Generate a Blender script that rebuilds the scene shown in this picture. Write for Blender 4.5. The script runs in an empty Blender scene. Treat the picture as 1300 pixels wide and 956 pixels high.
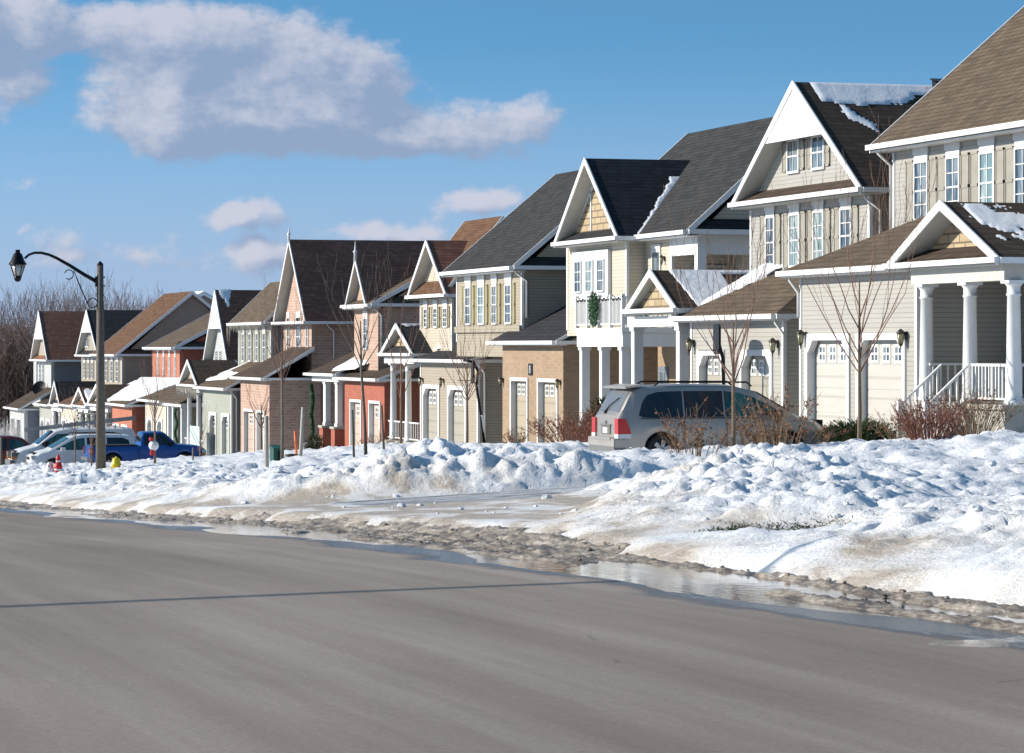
import bpy, math, random
from math import sin, cos, tan, atan, radians, pi, sqrt, exp
from mathutils import Vector, Matrix, noise
random.seed(7)
C = bpy.context.scene.collection
# ------------------------------------------------------------------ surveyed frame: X = away from the road, Y = along the street
A0 = radians(16.43); F = 3900.0; HZ = 440.0
def th(px): return A0 + atan((px - 650) / F)
def yy(px, X): return X / tan(th(px))
def xx(px, Y): return Y * tan(th(px))
def dep(X, Y): return X * sin(A0) + Y * cos(A0)
def zz(py, X, Y): return (HZ - py) * dep(X, Y) / F
def lerp(a, b, t): return a + (b - a) * t
def sm(t, a=0.0, b=1.0):
    t = max(0.0, min(1.0, (t - a) / (b - a))); return t * t * (3 - 2 * t)
def table(tb, v):
    if v <= tb[0][0]: return tb[0][1]
    for (a, b), (c, d) in zip(tb, tb[1:]):
        if v <= c: return lerp(b, d, (v - a) / (c - a))
    return tb[-1][1]
RT = [(-60, -1.35), (0, -1.43), (10, -1.53), (15.4, -1.61), (21.3, -1.74), (25.4, -1.85), (33, -2.1), (61, -3.2), (100, -4.6),
      (150, -6.4), (200, -7.9), (250, -9.0), (400, -10.0), (1500, -10.5)]
GT = [(-60, -0.9), (0, -1.0), (20, -1.15), (45, -1.75), (60, -1.98), (68, -2.3), (78, -2.65), (92, -3.15), (106, -3.62), (122, -4.6), (140, -5.7), (155, -6.4),
      (164, -6.75), (180, -6.9), (195, -7.35), (211, -7.75), (229, -8.2), (250, -8.6), (400, -9.8), (1500, -10.3)]
def road_z(Y): return table(RT, Y)
def lawn_z(Y): return table(GT, Y)
def ground_z(X, Y):
    r = road_z(Y)
    if X < 8.2: return r
    r -= .36 * exp(-((X - 24.5) / 4.5) ** 2 - ((Y - 70) / 7) ** 2); a = r + 0.1
    t = max(0.0, min(1.0, (X - 8.6) / 20.0))
    return lerp(r + 0.02, lerp(a, lawn_z(Y) - .40 * exp(-((X - 24.5) / 4) ** 2 - ((Y - 70) / 7) ** 2), t), sm(X, 8.2, 9.2))

# ------------------------------------------------------------------ materials
class NT:
    def __init__(s, name):
        s.m = bpy.data.materials.new(name); s.m.use_nodes = True; s.t = s.m.node_tree; s.n = s.t.nodes; s.l = s.t.links
        s.b = s.n['Principled BSDF']; s.out = s.n['Material Output']
    def node(s, typ, **kw):
        nd = s.n.new(typ)
        for k, v in kw.items():
            if k.startswith('i_'): nd.inputs[k[2:].replace('_', ' ')].default_value = v
            else: setattr(nd, k, v)
        return nd
    def link(s, a, b): s.l.new(a, b)
    def math(s, op, a, b=0.0, clamp=False):
        nd = s.n.new('ShaderNodeMath'); nd.operation = op; nd.use_clamp = clamp
        for i, v in enumerate((a, b)):
            if isinstance(v, (int, float)): nd.inputs[i].default_value = v
            else: s.link(v, nd.inputs[i])
        return nd.outputs[0]
    def pos(s):
        return s.node('ShaderNodeTexCoord').outputs['Object']
    def sep(s, v):
        nd = s.n.new('ShaderNodeSeparateXYZ'); s.link(v, nd.inputs[0]); return nd.outputs
    def comb(s, x, y, z):
        nd = s.n.new('ShaderNodeCombineXYZ')
        for i, v in enumerate((x, y, z)):
            if isinstance(v, (int, float)): nd.inputs[i].default_value = v
            else: s.link(v, nd.inputs[i])
        return nd.outputs[0]
    def noise(s, vec, scale, detail=4, rough=.55, dist=0.0):
        nd = s.node('ShaderNodeTexNoise'); nd.inputs['Scale'].default_value = scale; nd.inputs['Detail'].default_value = detail
        nd.inputs['Roughness'].default_value = rough; nd.inputs['Distortion'].default_value = dist
        if vec is not None: s.link(vec, nd.inputs['Vector'])
        return nd.outputs['Fac']
    def mapped(s, vec, sc):
        nd = s.n.new('ShaderNodeMapping'); nd.inputs['Scale'].default_value = sc; s.link(vec, nd.inputs['Vector']); return nd.outputs[0]
    def ramp(s, fac, stops):
        nd = s.n.new('ShaderNodeValToRGB'); e = nd.color_ramp.elements
        while len(e) < len(stops): e.new(.5)
        for el, (p, c) in zip(e, stops):
            el.position = p; el.color = (*c, 1) if len(c) == 3 else c
        s.link(fac, nd.inputs[0]); return nd.outputs[0]
    def mix(s, fac, a, b, mode='MIX'):
        nd = s.n.new('ShaderNodeMix'); nd.data_type = 'RGBA'; nd.blend_type = mode
        for i, v in ((0, fac), (6, a), (7, b)):
            if isinstance(v, (int, float)): nd.inputs[i].default_value = v
            elif isinstance(v, tuple): nd.inputs[i].default_value = (*v, 1) if len(v) == 3 else v
            else: s.link(v, nd.inputs[i])
        return nd.outputs[2]
    def color(s, c):
        if isinstance(c, tuple): s.b.inputs['Base Color'].default_value = (*c, 1)
        else: s.link(c, s.b.inputs['Base Color'])
    def bump(s, h, strength=.4, dist=.02):
        nd = s.n.new('ShaderNodeBump'); nd.inputs['Strength'].default_value = strength; nd.inputs['Distance'].default_value = dist
        s.link(h, nd.inputs['Height']); s.link(nd.outputs[0], s.b.inputs['Normal'])
    def rough(s, v):
        if isinstance(v, (int, float)): s.b.inputs['Roughness'].default_value = v
        else: s.link(v, s.b.inputs['Roughness'])
def c8(r, g, b):
    return tuple((v / 255 / 12.92 if v / 255 <= .04045 else ((v / 255 + .055) / 1.055) ** 2.4) for v in (r, g, b))
_mc = {}
def plain(name, col, rough=.6, metal=0.0, var=.12, scale=3.0, spec=.5):
    if name in _mc: return _mc[name]
    n = NT(name); f = n.noise(n.pos(), scale, 5)
    dk = tuple(v * (1 - var) for v in col); lt = tuple(min(1, v * (1 + var * .6)) for v in col)
    n.color(n.ramp(f, [(.3, dk), (.7, lt)])); n.rough(rough); n.b.inputs['Metallic'].default_value = metal
    n.b.inputs['Specular IOR Level'].default_value = spec
    _mc[name] = n.m; return n.m
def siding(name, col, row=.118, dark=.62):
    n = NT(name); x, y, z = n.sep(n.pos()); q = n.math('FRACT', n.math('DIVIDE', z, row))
    line = n.math('LESS_THAN', q, .13)  # shadow line under each lap, painted as a darker strip of base colour
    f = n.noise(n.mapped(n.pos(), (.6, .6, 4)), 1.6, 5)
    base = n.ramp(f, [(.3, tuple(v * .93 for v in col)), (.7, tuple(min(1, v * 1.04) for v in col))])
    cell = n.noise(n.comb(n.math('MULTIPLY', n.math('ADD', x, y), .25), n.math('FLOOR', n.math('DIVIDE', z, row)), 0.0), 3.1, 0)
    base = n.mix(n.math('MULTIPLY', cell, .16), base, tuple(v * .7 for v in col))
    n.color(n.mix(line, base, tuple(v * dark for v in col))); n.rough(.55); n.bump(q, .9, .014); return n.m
def brick(name, c1, c2, mortar=(.36, .33, .29), sc=1.0):
    n = NT(name); x, y, z = n.sep(n.pos()); v = n.comb(n.math('ADD', x, y), z, 0.0)
    b = n.node('ShaderNodeTexBrick'); n.link(v, b.inputs['Vector'])
    b.inputs['Scale'].default_value = 1.0; b.inputs['Brick Width'].default_value = .24 * sc; b.inputs['Row Height'].default_value = .088 * sc
    b.inputs['Mortar Size'].default_value = .011 * sc; b.inputs['Mortar Smooth'].default_value = .3; b.inputs['Bias'].default_value = -.1
    b.inputs['Color1'].default_value = (*c1, 1); b.inputs['Color2'].default_value = (*c2, 1); b.inputs['Mortar'].default_value = (*mortar, 1)
    f = n.noise(n.pos(), 1.3, 6, .65)
    n.color(n.mix(.55, b.outputs['Color'], n.ramp(f, [(.3, (.72, .72, .72)), (.7, (1, 1, 1))]), 'MULTIPLY')); n.rough(.85)
    n.bump(n.math('SUBTRACT', 1.0, b.outputs['Fac']), .6, .012); return n.m
def shingle(name, col, var=.35):
    n = NT(name); x, y, z = n.sep(n.pos()); v = n.comb(n.math('ADD', x, y), n.math('MULTIPLY', z, 1.5), 0.0)
    b = n.node('ShaderNodeTexBrick'); n.link(v, b.inputs['Vector'])
    b.inputs['Scale'].default_value = 1.0; b.inputs['Brick Width'].default_value = .42; b.inputs['Row Height'].default_value = .19
    b.inputs['Mortar Size'].default_value = .018; b.inputs['Mortar Smooth'].default_value = .4; b.offset = .37
    b.inputs['Color1'].default_value = (*[c * (1 - var * .55) for c in col], 1); b.inputs['Color2'].default_value = (*[c * (1 + var * .55) for c in col], 1)
    b.inputs['Mortar'].default_value = (*[c * .5 for c in col], 1)
    st = n.noise(n.mapped(v, (.5, 2.4, 1)), 1.5, 6, .7)
    big = n.noise(n.pos(), .45, 3)
    cc = n.mix(.7, b.outputs['Color'], n.ramp(st, [(.32, (.66, .66, .68)), (.68, (1.0, 1.0, 1.0))]), 'MULTIPLY')
    cc = n.mix(.5, cc, n.ramp(big, [(.35, (.8, .8, .82)), (.7, (1, 1, 1))]), 'MULTIPLY')
    gr = n.noise(n.pos(), 60, 2)
    cc = n.mix(.35, cc, n.ramp(gr, [(.3, (.6, .6, .6)), (.7, (1, 1, 1))]), 'MULTIPLY')
    n.color(cc); n.rough(.95); n.b.inputs['Specular IOR Level'].default_value = .15
    n.bump(n.math('FRACT', n.math('DIVIDE', n.math('MULTIPLY', z, 1.5), .19)), .5, .012); return n.m
def glass(name, col, curtain=(.42, .46, .46), amt=.45, spec=.9):
    n = NT(name); x, y, z = n.sep(n.pos()); f = n.noise(n.comb(n.math('MULTIPLY', n.math('ADD', x, y), 2.2), n.math('MULTIPLY', z, .35), 0.0), 1.4, 3)
    n.color(n.mix(n.math('MULTIPLY', n.ramp(f, [(.45, (0, 0, 0)), (.56, (1, 1, 1))]), amt), col, curtain)); n.rough(.05)
    n.b.inputs['Specular IOR Level'].default_value = spec; n.b.inputs['IOR'].default_value = 1.55
    w = n.noise(n.pos(), 1.1, 2); n.bump(w, .12, .05); return n.m
M = {}
M['white'] = plain('white_trim', (.80, .80, .78), .45, var=.05)
M['cream_trim'] = plain('cream_trim', (.60, .57, .51), .5, var=.06)
M['soffit'] = plain('soffit', (.55, .55, .50), .6, var=.06)
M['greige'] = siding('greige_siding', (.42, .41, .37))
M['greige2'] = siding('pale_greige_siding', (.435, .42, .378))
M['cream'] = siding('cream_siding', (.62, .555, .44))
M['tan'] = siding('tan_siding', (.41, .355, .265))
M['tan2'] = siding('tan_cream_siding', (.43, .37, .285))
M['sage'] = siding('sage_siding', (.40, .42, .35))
M['taupe'] = siding('taupe_shade_siding', (.33, .29, .235))  # darker siding, mostly for near side walls, their shade put into the colour
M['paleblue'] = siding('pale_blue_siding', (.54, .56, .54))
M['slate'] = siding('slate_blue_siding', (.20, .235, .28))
M['shake'] = brick('cedar_shake', (.50, .39, .24), (.42, .32, .19), (.2, .15, .1), 2.6)
M['brick_tan'] = brick('tan_brick', (.40, .275, .17), (.32, .215, .13), (.34, .28, .215), 1.25)
M['brick_pink'] = brick('pink_brick', (.53, .345, .255), (.41, .25, .18), (.54, .45, .38), 1.6)
M['brick_red'] = brick('red_brick', (.44, .11, .062), (.36, .085, .05), (.34, .17, .12), 1.2)
M['brick_orange'] = brick('orange_red_brick', (.50, .145, .075), (.42, .115, .06), (.40, .22, .15), 1.4)
M['sh_khaki'] = shingle('khaki_shingle', (.165, .125, .088))
M['sh_brown'] = shingle('brown_shingle', (.105, .078, .060))
M['sh_rust'] = shingle('rust_brown_shingle', (.19, .105, .062))
M['sh_dark'] = shingle('dark_brown_shingle', (.33, .155, .105))
M['sh_char'] = shingle('charcoal_shingle', (.062, .062, .062))
M['sh_black'] = shingle('black_shingle', (.05, .05, .055))
M['glass'] = glass('window_glass', (.045, .075, .11))
M['glass_teal'] = glass('pale_curtain_glass', (.16, .25, .27), (.5, .56, .54), .7)
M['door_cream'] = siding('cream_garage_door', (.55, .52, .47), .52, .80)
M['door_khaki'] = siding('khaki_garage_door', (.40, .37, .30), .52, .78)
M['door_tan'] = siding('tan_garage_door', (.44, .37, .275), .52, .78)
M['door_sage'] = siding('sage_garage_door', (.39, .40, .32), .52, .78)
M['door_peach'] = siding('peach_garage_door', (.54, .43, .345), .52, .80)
M['shutter'] = plain('khaki_shutter', (.315, .298, .25), .6)
M['shutter_tan'] = plain('olive_tan_shutter', (.31, .27, .15), .6)
M['black'] = plain('black_metal', (.012, .012, .014), .4, .6)
M['iron'] = plain('aged_lamp_metal', (.06, .055, .04), .45, .5)
M['lampglass'] = plain('lantern_glass', (.35, .34, .22), .15)
M['clearlamp'] = plain('frosted_lantern_glass', (.55, .56, .55), .12)
M['concrete'] = plain('foundation_concrete', (.42, .40, .35), .9, var=.2)
M['polecon'] = plain('pole_concrete', (.145, .125, .10), .85, var=.25, scale=9)
M['bark'] = plain('young_bark', (.20, .14, .09), .85, var=.35, scale=25)
M['twig'] = plain('red_twig_bark', (.25, .14, .10), .8, var=.3, scale=15)
M['stake'] = plain('weathered_stake', (.19, .165, .13), .9, var=.3, scale=20)
M['stakelight'] = plain('pale_stake', (.45, .42, .36), .8, var=.2, scale=20)
M['leafbrown'] = plain('dry_leaf', (.23, .095, .045), .8, var=.45, scale=40)
M['drystem'] = plain('dry_stem', (.26, .17, .10), .85, var=.35, scale=30)
M['redstem'] = plain('red_dogwood_stem', (.20, .07, .045), .7, var=.35, scale=30)
M['everg'] = plain('juniper_green', (.045, .075, .022), .75, var=.5, scale=20)
M['wreath'] = plain('wreath_green', (.012, .075, .022), .7, var=.5, scale=30)
M['tyre'] = plain('tyre_rubber', (.018, .018, .018), .85)
M['rim'] = plain('alloy_rim', (.38, .38, .39), .35, .8)
M['dark'] = plain('underbody_black', (.010, .010, .011), .8)
M['plasticgrey'] = plain('grey_bumper_plastic', (.15, .155, .15), .6)
M['carglass'] = glass('dark_car_glass', (.006, .009, .014), (.02, .028, .035), .4, .7)
M['greenglass'] = glass('green_car_glass', (.012, .05, .045), (.05, .16, .14), .6, .7)
M['reddark'] = plain('tail_lens_red', (.48, .010, .012), .15)
M['lenswhite'] = plain('clear_lens', (.62, .62, .64), .12)
M['amber'] = plain('amber_lens', (.75, .22, .02), .15)
M['yellow'] = plain('hydrant_yellow', (.72, .55, .02), .45, var=.1)
M['red'] = plain('ornament_red', (.62, .02, .02), .5)
M['orange'] = plain('marker_orange', (.85, .17, .03), .5)
M['green'] = plain('box_green', (.008, .075, .045), .5)
M['alu'] = plain('ladder_aluminium', (.30, .31, .32), .4, .6)
M['ornwhite'] = plain('ornament_white', (.8, .8, .8), .5)
def paint(name, col, metal=.5, rough=.28):
    n = NT(name); f = n.noise(n.pos(), 1.7, 5, .7); n.color(n.ramp(f, [(.3, tuple(c * .86 for c in col)), (.72, col)]))
    x, y, z = n.sep(n.pos()); n.rough(n.ramp(z, [(.2, (.6, .6, .6)), (.9, (rough, rough, rough))]))
    n.b.inputs['Metallic'].default_value = metal; n.b.inputs['Coat Weight'].default_value = .4; n.b.inputs['Coat Roughness'].default_value = .12; return n.m
M['p_silver'] = paint('silver_taupe_paint', (.42, .39, .35), .45, .30)
M['p_white'] = paint('white_paint', (.86, .86, .85), .0, .45)
M['p_blue'] = paint('blue_paint', (.010, .085, .34), .15)
M['p_red'] = paint('dull_red_paint', (.26, .035, .022), .2)

# ------------------------------------------------------------------ mesh builder
class MB:
    def __init__(s): s.v = []; s.f = []; s.smooth = []
    def add(s, vs, fs, sm_=False):
        o = len(s.v); s.v += [tuple(p) for p in vs]; s.f += [tuple(i + o for i in f) for f in fs]; s.smooth += [sm_] * len(fs); return s
    def obox(s, p, a, b, c):
        p, a, b, c = Vector(p), Vector(a), Vector(b), Vector(c)
        if a.cross(b).dot(c) < 0: a, b = b, a
        v = [p, p + a, p + a + b, p + b, p + c, p + a + c, p + a + b + c, p + b + c]
        return s.add(v, [(0, 3, 2, 1), (4, 5, 6, 7), (0, 1, 5, 4), (1, 2, 6, 5), (2, 3, 7, 6), (3, 0, 4, 7)])
    def box(s, x0, x1, y0, y1, z0, z1):
        x0, x1 = sorted((x0, x1)); y0, y1 = sorted((y0, y1)); z0, z1 = sorted((z0, z1))
        return s.obox((x0, y0, z0), (x1 - x0, 0, 0), (0, y1 - y0, 0), (0, 0, z1 - z0))
    def prism(s, pts, d):
        d = Vector(d); pts = [Vector(p) for p in pts]; n = len(pts)
        nm = Vector((0, 0, 0))
        for i in range(n): nm += pts[i].cross(pts[(i + 1) % n])
        if nm.dot(d) > 0: pts = pts[::-1]
        v = pts + [p + d for p in pts]
        return s.add(v, [tuple(range(n)), tuple(range(2 * n - 1, n - 1, -1))] + [(i, i + n, (i + 1) % n + n, (i + 1) % n) for i in range(n)])
    def tube(s, pts, rads, n=6, cap=True):
        pts = [Vector(p) for p in pts]
        if isinstance(rads, (int, float)): rads = [rads] * len(pts)
        o = len(s.v); up = None
        for i, p in enumerate(pts):
            d = (pts[min(i + 1, len(pts) - 1)] - pts[max(i - 1, 0)])
            if d.length < 1e-9: d = Vector((0, 0, 1))
            d.normalize()
            if up is None: up = Vector((1, 0, 0)) if abs(d.x) < .8 else Vector((0, 1, 0))
            a = (up - d * up.dot(d))
            if a.length < 1e-6: a = d.orthogonal()
            a.normalize(); up = a; b = d.cross(a)
            for k in range(n):
                t = 2 * pi * k / n; s.v.append(tuple(p + (a * cos(t) + b * sin(t)) * rads[i]))
        for i in range(len(pts) - 1):
            for k in range(n):
                k2 = (k + 1) % n; s.f.append((o + i * n + k, o + i * n + k2, o + (i + 1) * n + k2, o + (i + 1) * n + k)); s.smooth.append(True)
        if cap:
            s.f.append(tuple(o + k for k in range(n))[::-1]); s.smooth.append(False)
            s.f.append(tuple(o + (len(pts) - 1) * n + k for k in range(n))); s.smooth.append(False)
        return s
    def lathe(s, prof, c, n=16, axis='z'):
        o = len(s.v); c = Vector(c)
        for r, h in prof:
            for k in range(n):
                t = 2 * pi * k / n
                q = (r * cos(t), r * sin(t), h) if axis == 'z' else (r * cos(t), h, r * sin(t)) if axis == 'y' else (h, r * cos(t), r * sin(t))
                s.v.append(tuple(c + Vector(q)))
        for i in range(len(prof) - 1):
            for k in range(n):
                k2 = (k + 1) % n; s.f.append((o + i * n + k, o + i * n + k2, o + (i + 1) * n + k2, o + (i + 1) * n + k)); s.smooth.append(True)
        s.f.append(tuple(o + k for k in range(n))[::-1]); s.smooth.append(False)
        s.f.append(tuple(o + (len(prof) - 1) * n + k for k in range(n))); s.smooth.append(False)
        return s
    def build(s, name, mat, parent=None, off=(0, 0, 0), angle=None):
        me = bpy.data.meshes.new(name); ox, oy, oz = off
        me.from_pydata([(a - ox, b - oy, c - oz) for a, b, c in s.v], [], s.f)
        me.polygons.foreach_set('use_smooth', s.smooth); me.materials.append(mat)
        if angle: me.polygons.foreach_set('use_smooth', [True] * len(s.f)); me.set_sharp_from_angle(angle=radians(angle))
        me.update(); o = bpy.data.objects.new(name, me); C.objects.link(o)
        if parent: o.parent = parent
        return o
def tag(o, label=None, cat=None, group=None, kind=None):
    if label: o['label'] = label
    if cat: o['category'] = cat
    if group: o['group'] = group
    if kind: o['kind'] = kind
    return o
class Thing:
    def __init__(s, name, label, cat, loc, group=None, rot=0.0, local=False):
        s.o = bpy.data.objects.new(name, None); C.objects.link(s.o); s.o.location = loc; s.o.rotation_euler = (0, 0, rot)
        s.o.empty_display_size = .3; s.off = (0, 0, 0) if local else tuple(loc); tag(s.o, label, cat, group)
    def part(s, mb, name, mat, parent=None, label=None, angle=None):
        o = mb.build(name, M[mat] if isinstance(mat, str) else mat, parent or s.o, s.off, angle)
        if label: o['label'] = label
        return o
def copy_tree(o, parent=None):
    c = o.copy(); C.objects.link(c)
    if parent: c.parent = parent
    for ch in list(o.children): copy_tree(ch, c)
    return c

# ------------------------------------------------------------------ house building blocks (fronts face -X)
def wall_holes(mb, X, y0, y1, z0, z1, holes, t=.28):
    """front wall slab with rectangular openings that reach down to z0; holes = [(ya, yb, ztop)]"""
    cur = y0
    for ya, yb, zt in sorted(holes):
        if ya > cur: mb.box(X, X + t, cur, ya, z0, z1)
        mb.box(X, X + t, ya, yb, zt, z1); cur = yb
    if y1 > cur: mb.box(X, X + t, cur, y1, z0, z1)
def window(T, X, ya, yb, zb, zt, nx=2, nz=4, fr='white', gl='glass', header=0.0, hm='white', fw=.07):
    ya, yb = min(ya, yb), max(ya, yb)
    m = MB(); p = .055
    m.box(X - p, X - .002, ya - fw, ya, zb - fw, zt + fw); m.box(X - p, X - .002, yb, yb + fw, zb - fw, zt + fw)
    m.box(X - p, X - .002, ya, yb, zt, zt + fw); m.box(X - p - .02, X - .002, ya, yb, zb - fw, zb)
    for i in range(1, nx): y = lerp(ya, yb, i / nx); m.box(X - .038, X - .022, y - .014, y + .014, zb, zt)
    for j in range(1, nz):
        z = lerp(zb, zt, j / nz); w = .022 if (j * 2 == nz) else .012
        m.box(X - .040, X - .020, ya, yb, z - w, z + w)
    if header: m.box(X - .045, X - .003, ya - .05, yb + .05, zt + fw + .01, zt + fw + header * .45); m.box(X - .06, X - .003, ya - .11, yb + .11, zt + fw + header * .45, zt + fw + header)
    w = T.part(m, 'window', fr)
    g = MB().box(X - .02, X - .006, ya, yb, zb, zt); T.part(g, 'pane', gl, w)
    return w
def shutter(T, X, ya, yb, zb, zt, mat='shutter'):
    m = MB(); m.box(X - .028, X - .002, ya, yb, zb, zt); h = (zt - zb)
    e = min(.05, abs(yb - ya) * .2); y0, y1 = min(ya, yb), max(ya, yb)
    for a, b in ((zb, zb + .06), (zb + h * .45, zb + h * .5), (zt - .06, zt)): m.box(X - .045, X - .027, y0, y1, a, b)
    m.box(X - .045, X - .027, y0, y0 + e, zb, zt); m.box(X - .045, X - .027, y1 - e, y1, zb, zt)
    return T.part(m, 'shutter', mat)
def gdoor(T, X, ya, yb, z0, zt, mat, style='arch', trim='white', nw=3):
    """garage door recessed behind wall plane X"""
    ya, yb = min(ya, yb), max(ya, yb); r = .20
    m = MB(); m.box(X + r, X + r + .06, ya, yb, z0, zt)
    h = zt - z0
    for k in range(4): m.box(X + r - .012, X + r + .001, ya + .02, yb - .02, z0 + h * k / 4 + .02, z0 + h * (k + 1) / 4 - .02)
    d = T.part(m, 'garage_door', mat)
    w = (yb - ya); ws = w * .145
    for k in range(nw):
        yc = ya + w * (.53 + (k - (nw - 1) / 2) * .27); zc = zt - h * .14; hh = h * .075
        f = MB(); f.box(X + r - .03, X + r - .013, yc - ws * .62, yc + ws * .62, zc - hh * 1.25, zc + hh * 1.25)
        nf = len(f.f)
        for sy in (-1, 1):
            for sz in (-1, 1):
                f.box(X + r - .036, X + r - .0295, yc + sy * ws * .27 - ws * .19, yc + sy * ws * .27 + ws * .19, zc + sz * hh * .5 - hh * .36, zc + sz * hh * .5 + hh * .36)
        fo = T.part(f, 'door_window', 'white', d); fo.data.materials.append(M['glass'])
        for k2, p in enumerate(fo.data.polygons): p.material_index = 1 if k2 >= nf else 0
    HB = MB(); HB.box(X + r - .03, X + r - .012, (ya + yb) / 2 - .06, (ya + yb) / 2 + .06, z0 + h * .16, z0 + h * .16 + .05); T.part(HB, 'handle', 'iron', d)
    t = MB(); tw = .16 if style == 'arch' else .12
    t.box(X - .05, X + r - .001, ya - tw, ya + .015, z0, zt - .012); t.box(X - .05, X + r - .001, yb - .015, yb + tw, z0, zt - .012)
    t.box(X - .05, X + r - .001, ya - tw, yb + tw, zt - .012, zt + tw)
    if style == 'arch':
        c = .36
        t.prism([(X - .04, ya, zt), (X - .04, ya + c, zt), (X - .04, ya, zt - c)], (r - .01, 0, 0)); t.prism([(X - .04, yb, zt), (X - .04, yb - c, zt), (X - .04, yb, zt - c)], (r - .01, 0, 0))
    T.part(t, 'door_surround', trim)
def coach_lamp(T, X, y, z, s=1.0):
    m = MB(); m.box(X - .03, X - .002, y - .05 * s, y + .05 * s, z - .02, z + .2 * s)
    m.tube([(X - .02, y, z + .1 * s), (X - .1 * s, y, z + .16 * s), (X - .16 * s, y, z + .2 * s)], .014 * s, 5)
    m.lathe([(.02 * s, .26 * s), (.045 * s, .24 * s), (.13 * s, .17 * s), (.125 * s, .15 * s)], (X - .16 * s, y, z), 8)
    for k in range(4):
        a = pi / 4 + k * pi / 2; m.tube([(X - .16 * s + .1 * s * cos(a), y + .1 * s * sin(a), z + .16 * s), (X - .16 * s + .06 * s * cos(a), y + .06 * s * sin(a), z - .1 * s)], .009 * s, 4)
    m.lathe([(.062 * s, -.1 * s), (.06 * s, -.125 * s), (.02 * s, -.17 * s), (.012 * s, -.26 * s)], (X - .16 * s, y, z), 8)
    o = T.part(m, 'wall_lamp', 'iron')
    g = MB().lathe([(.095 * s, .15 * s), (.055 * s, -.1 * s)], (X - .16 * s, y, z), 8); T.part(g, 'lamp_glass', 'lampglass', o)
def downspout(T, X, y, z0, z1, elbow=.3):
    m = MB(); m.tube([(X - elbow, y, z1), (X - elbow, y, z1 - .12), (X - .05, y, z1 - .45), (X - .05, y, z0)], .042, 6); T.part(m, 'downspout', 'white')
def slab(mb, pts, th_=.1): mb.prism(pts, (0, 0, -th_))
def rake(mb, p0, p1, h=.24, w=.05, dz=-.2):
    p0, p1 = Vector(p0), Vector(p1); return mb.obox(p0 + Vector((0, 0, dz)), p1 - p0, (0, 0, h), Vector(w) if not isinstance(w, (int, float)) else (w, 0, 0))
def front_gable(T, X0, X1, yn, yf, ze, za, roof, wall='white', Xw=None, pent=True, top_panel=None, gut=True, boards=0, board_mat='white', soff='soffit'):
    """gable facing the street; fascia plane X0, wall plane Xw, ridge runs back to X1"""
    ym = (yn + yf) / 2; Xw = Xw or X0 + .5; r = MB()
    slab(r, [(X0, yn, ze), (X1, yn, ze), (X1, ym, za), (X0, ym, za)], .13); slab(r, [(X0, yf, ze), (X0, ym, za), (X1, ym, za), (X1, yf, ze)], .13)
    R_ = T.part(r, 'roof', roof)
    f = MB(); s = (za - ze) / (yf - ym)
    for y in (yn, yf):
        sg = 1 if y == yf else -1; f = MB()
        f.prism([(X0 - .05, y + .02 * sg, ze - .17 - .0), (X0 - .05, y + .02 * sg, ze + .03), (X0 - .05, ym, za + .045), (X0 - .05, ym, za - .20)], (.049, 0, 0)); T.part(f, 'fascia', 'white')
    for y in (yn, yf):
        so = MB(); so.prism([(X0 + .002, y, ze - .135), (Xw + .02, y, ze - .135), (Xw + .02, ym, za - .135), (X0 + .002, ym, za - .135)], (0, 0, -.03)); T.part(so, 'soffit', soff)
    ins = .12
    w = MB(); h = za - ze; half = (yf - yn) / 2
    w.prism([(Xw, yn + ins, ze - .02), (Xw, yf - ins, ze - .02), (Xw, ym, za - .17)], (.2, 0, 0)); T.part(w, 'gable_wall', wall)
    if pent:
        p = MB(); ph = .34; k = ph / h
        slab(p, [(X0, yn + .04, ze + .01), (X0, yf - .04, ze + .01), (Xw - .003, yf - .04 - half * k, ze + ph), (Xw - .003, yn + .04 + half * k, ze + ph)], .05); T.part(p, 'skirt_roof', roof)
    if top_panel:
        zt = lerp(ze, za, top_panel); k = 1 - top_panel
        q = MB(); q.prism([(X0 - .02, ym - half * k, zt), (X0 - .02, ym + half * k, zt), (X0 - .02, ym, za - .05)], (.05, 0, 0))
        q.box(X0 - .035, X0 - .018, ym - .03, ym + .03, zt + .15, za - .35)
        for sg in (-1, 1): q.prism([(X0 - .035, ym + sg * half * k * .78, zt + .16), (X0 - .035, ym + sg * (half * k * .78 - .06), zt + .16), (X0 - .035, ym + sg * .10, za - .42), (X0 - .035, ym + sg * .13, za - .34)], (.016, 0, 0))
        T.part(q, 'gable_panel', 'white')
    if boards:
        q = MB()
        for k in range(boards):
            t = (k + 1) / (boards + 1) * 2 - 1; y = ym + t * (half - .4); zt = za - .22 - (abs(t) * (half - .4)) * s
            q.box(Xw - .03, Xw - .002, y - .045, y + .045, ze + .36, zt)
        for sg in (-1, 1): q.prism([(Xw - .03, ym + sg * (half - .42), ze + .3), (Xw - .03, ym + sg * (half - .56), ze + .3), (Xw - .03, ym, za - .42), (Xw - .03, ym, za - .2)], (.028, 0, 0))
        T.part(q, 'gable_boards', board_mat)
    if gut:
        g = MB(); g.box(X0 - .14, X0 - .006, yn - .06, yf + .06, ze - .11, ze + .02)
        for y, sg in ((yn, -1), (yf, 1)): g.box(X0, X1, y + sg * .003, y + sg * .12, ze - .13, ze + .01)
        T.part(g, 'gutter', 'white')
        e = MB(); e.box(X0 + .0, Xw + .2, yn + .02, yf - .02, ze - .16, ze - .12); T.part(e, 'eave_soffit', 'soffit')
    return R_
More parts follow.
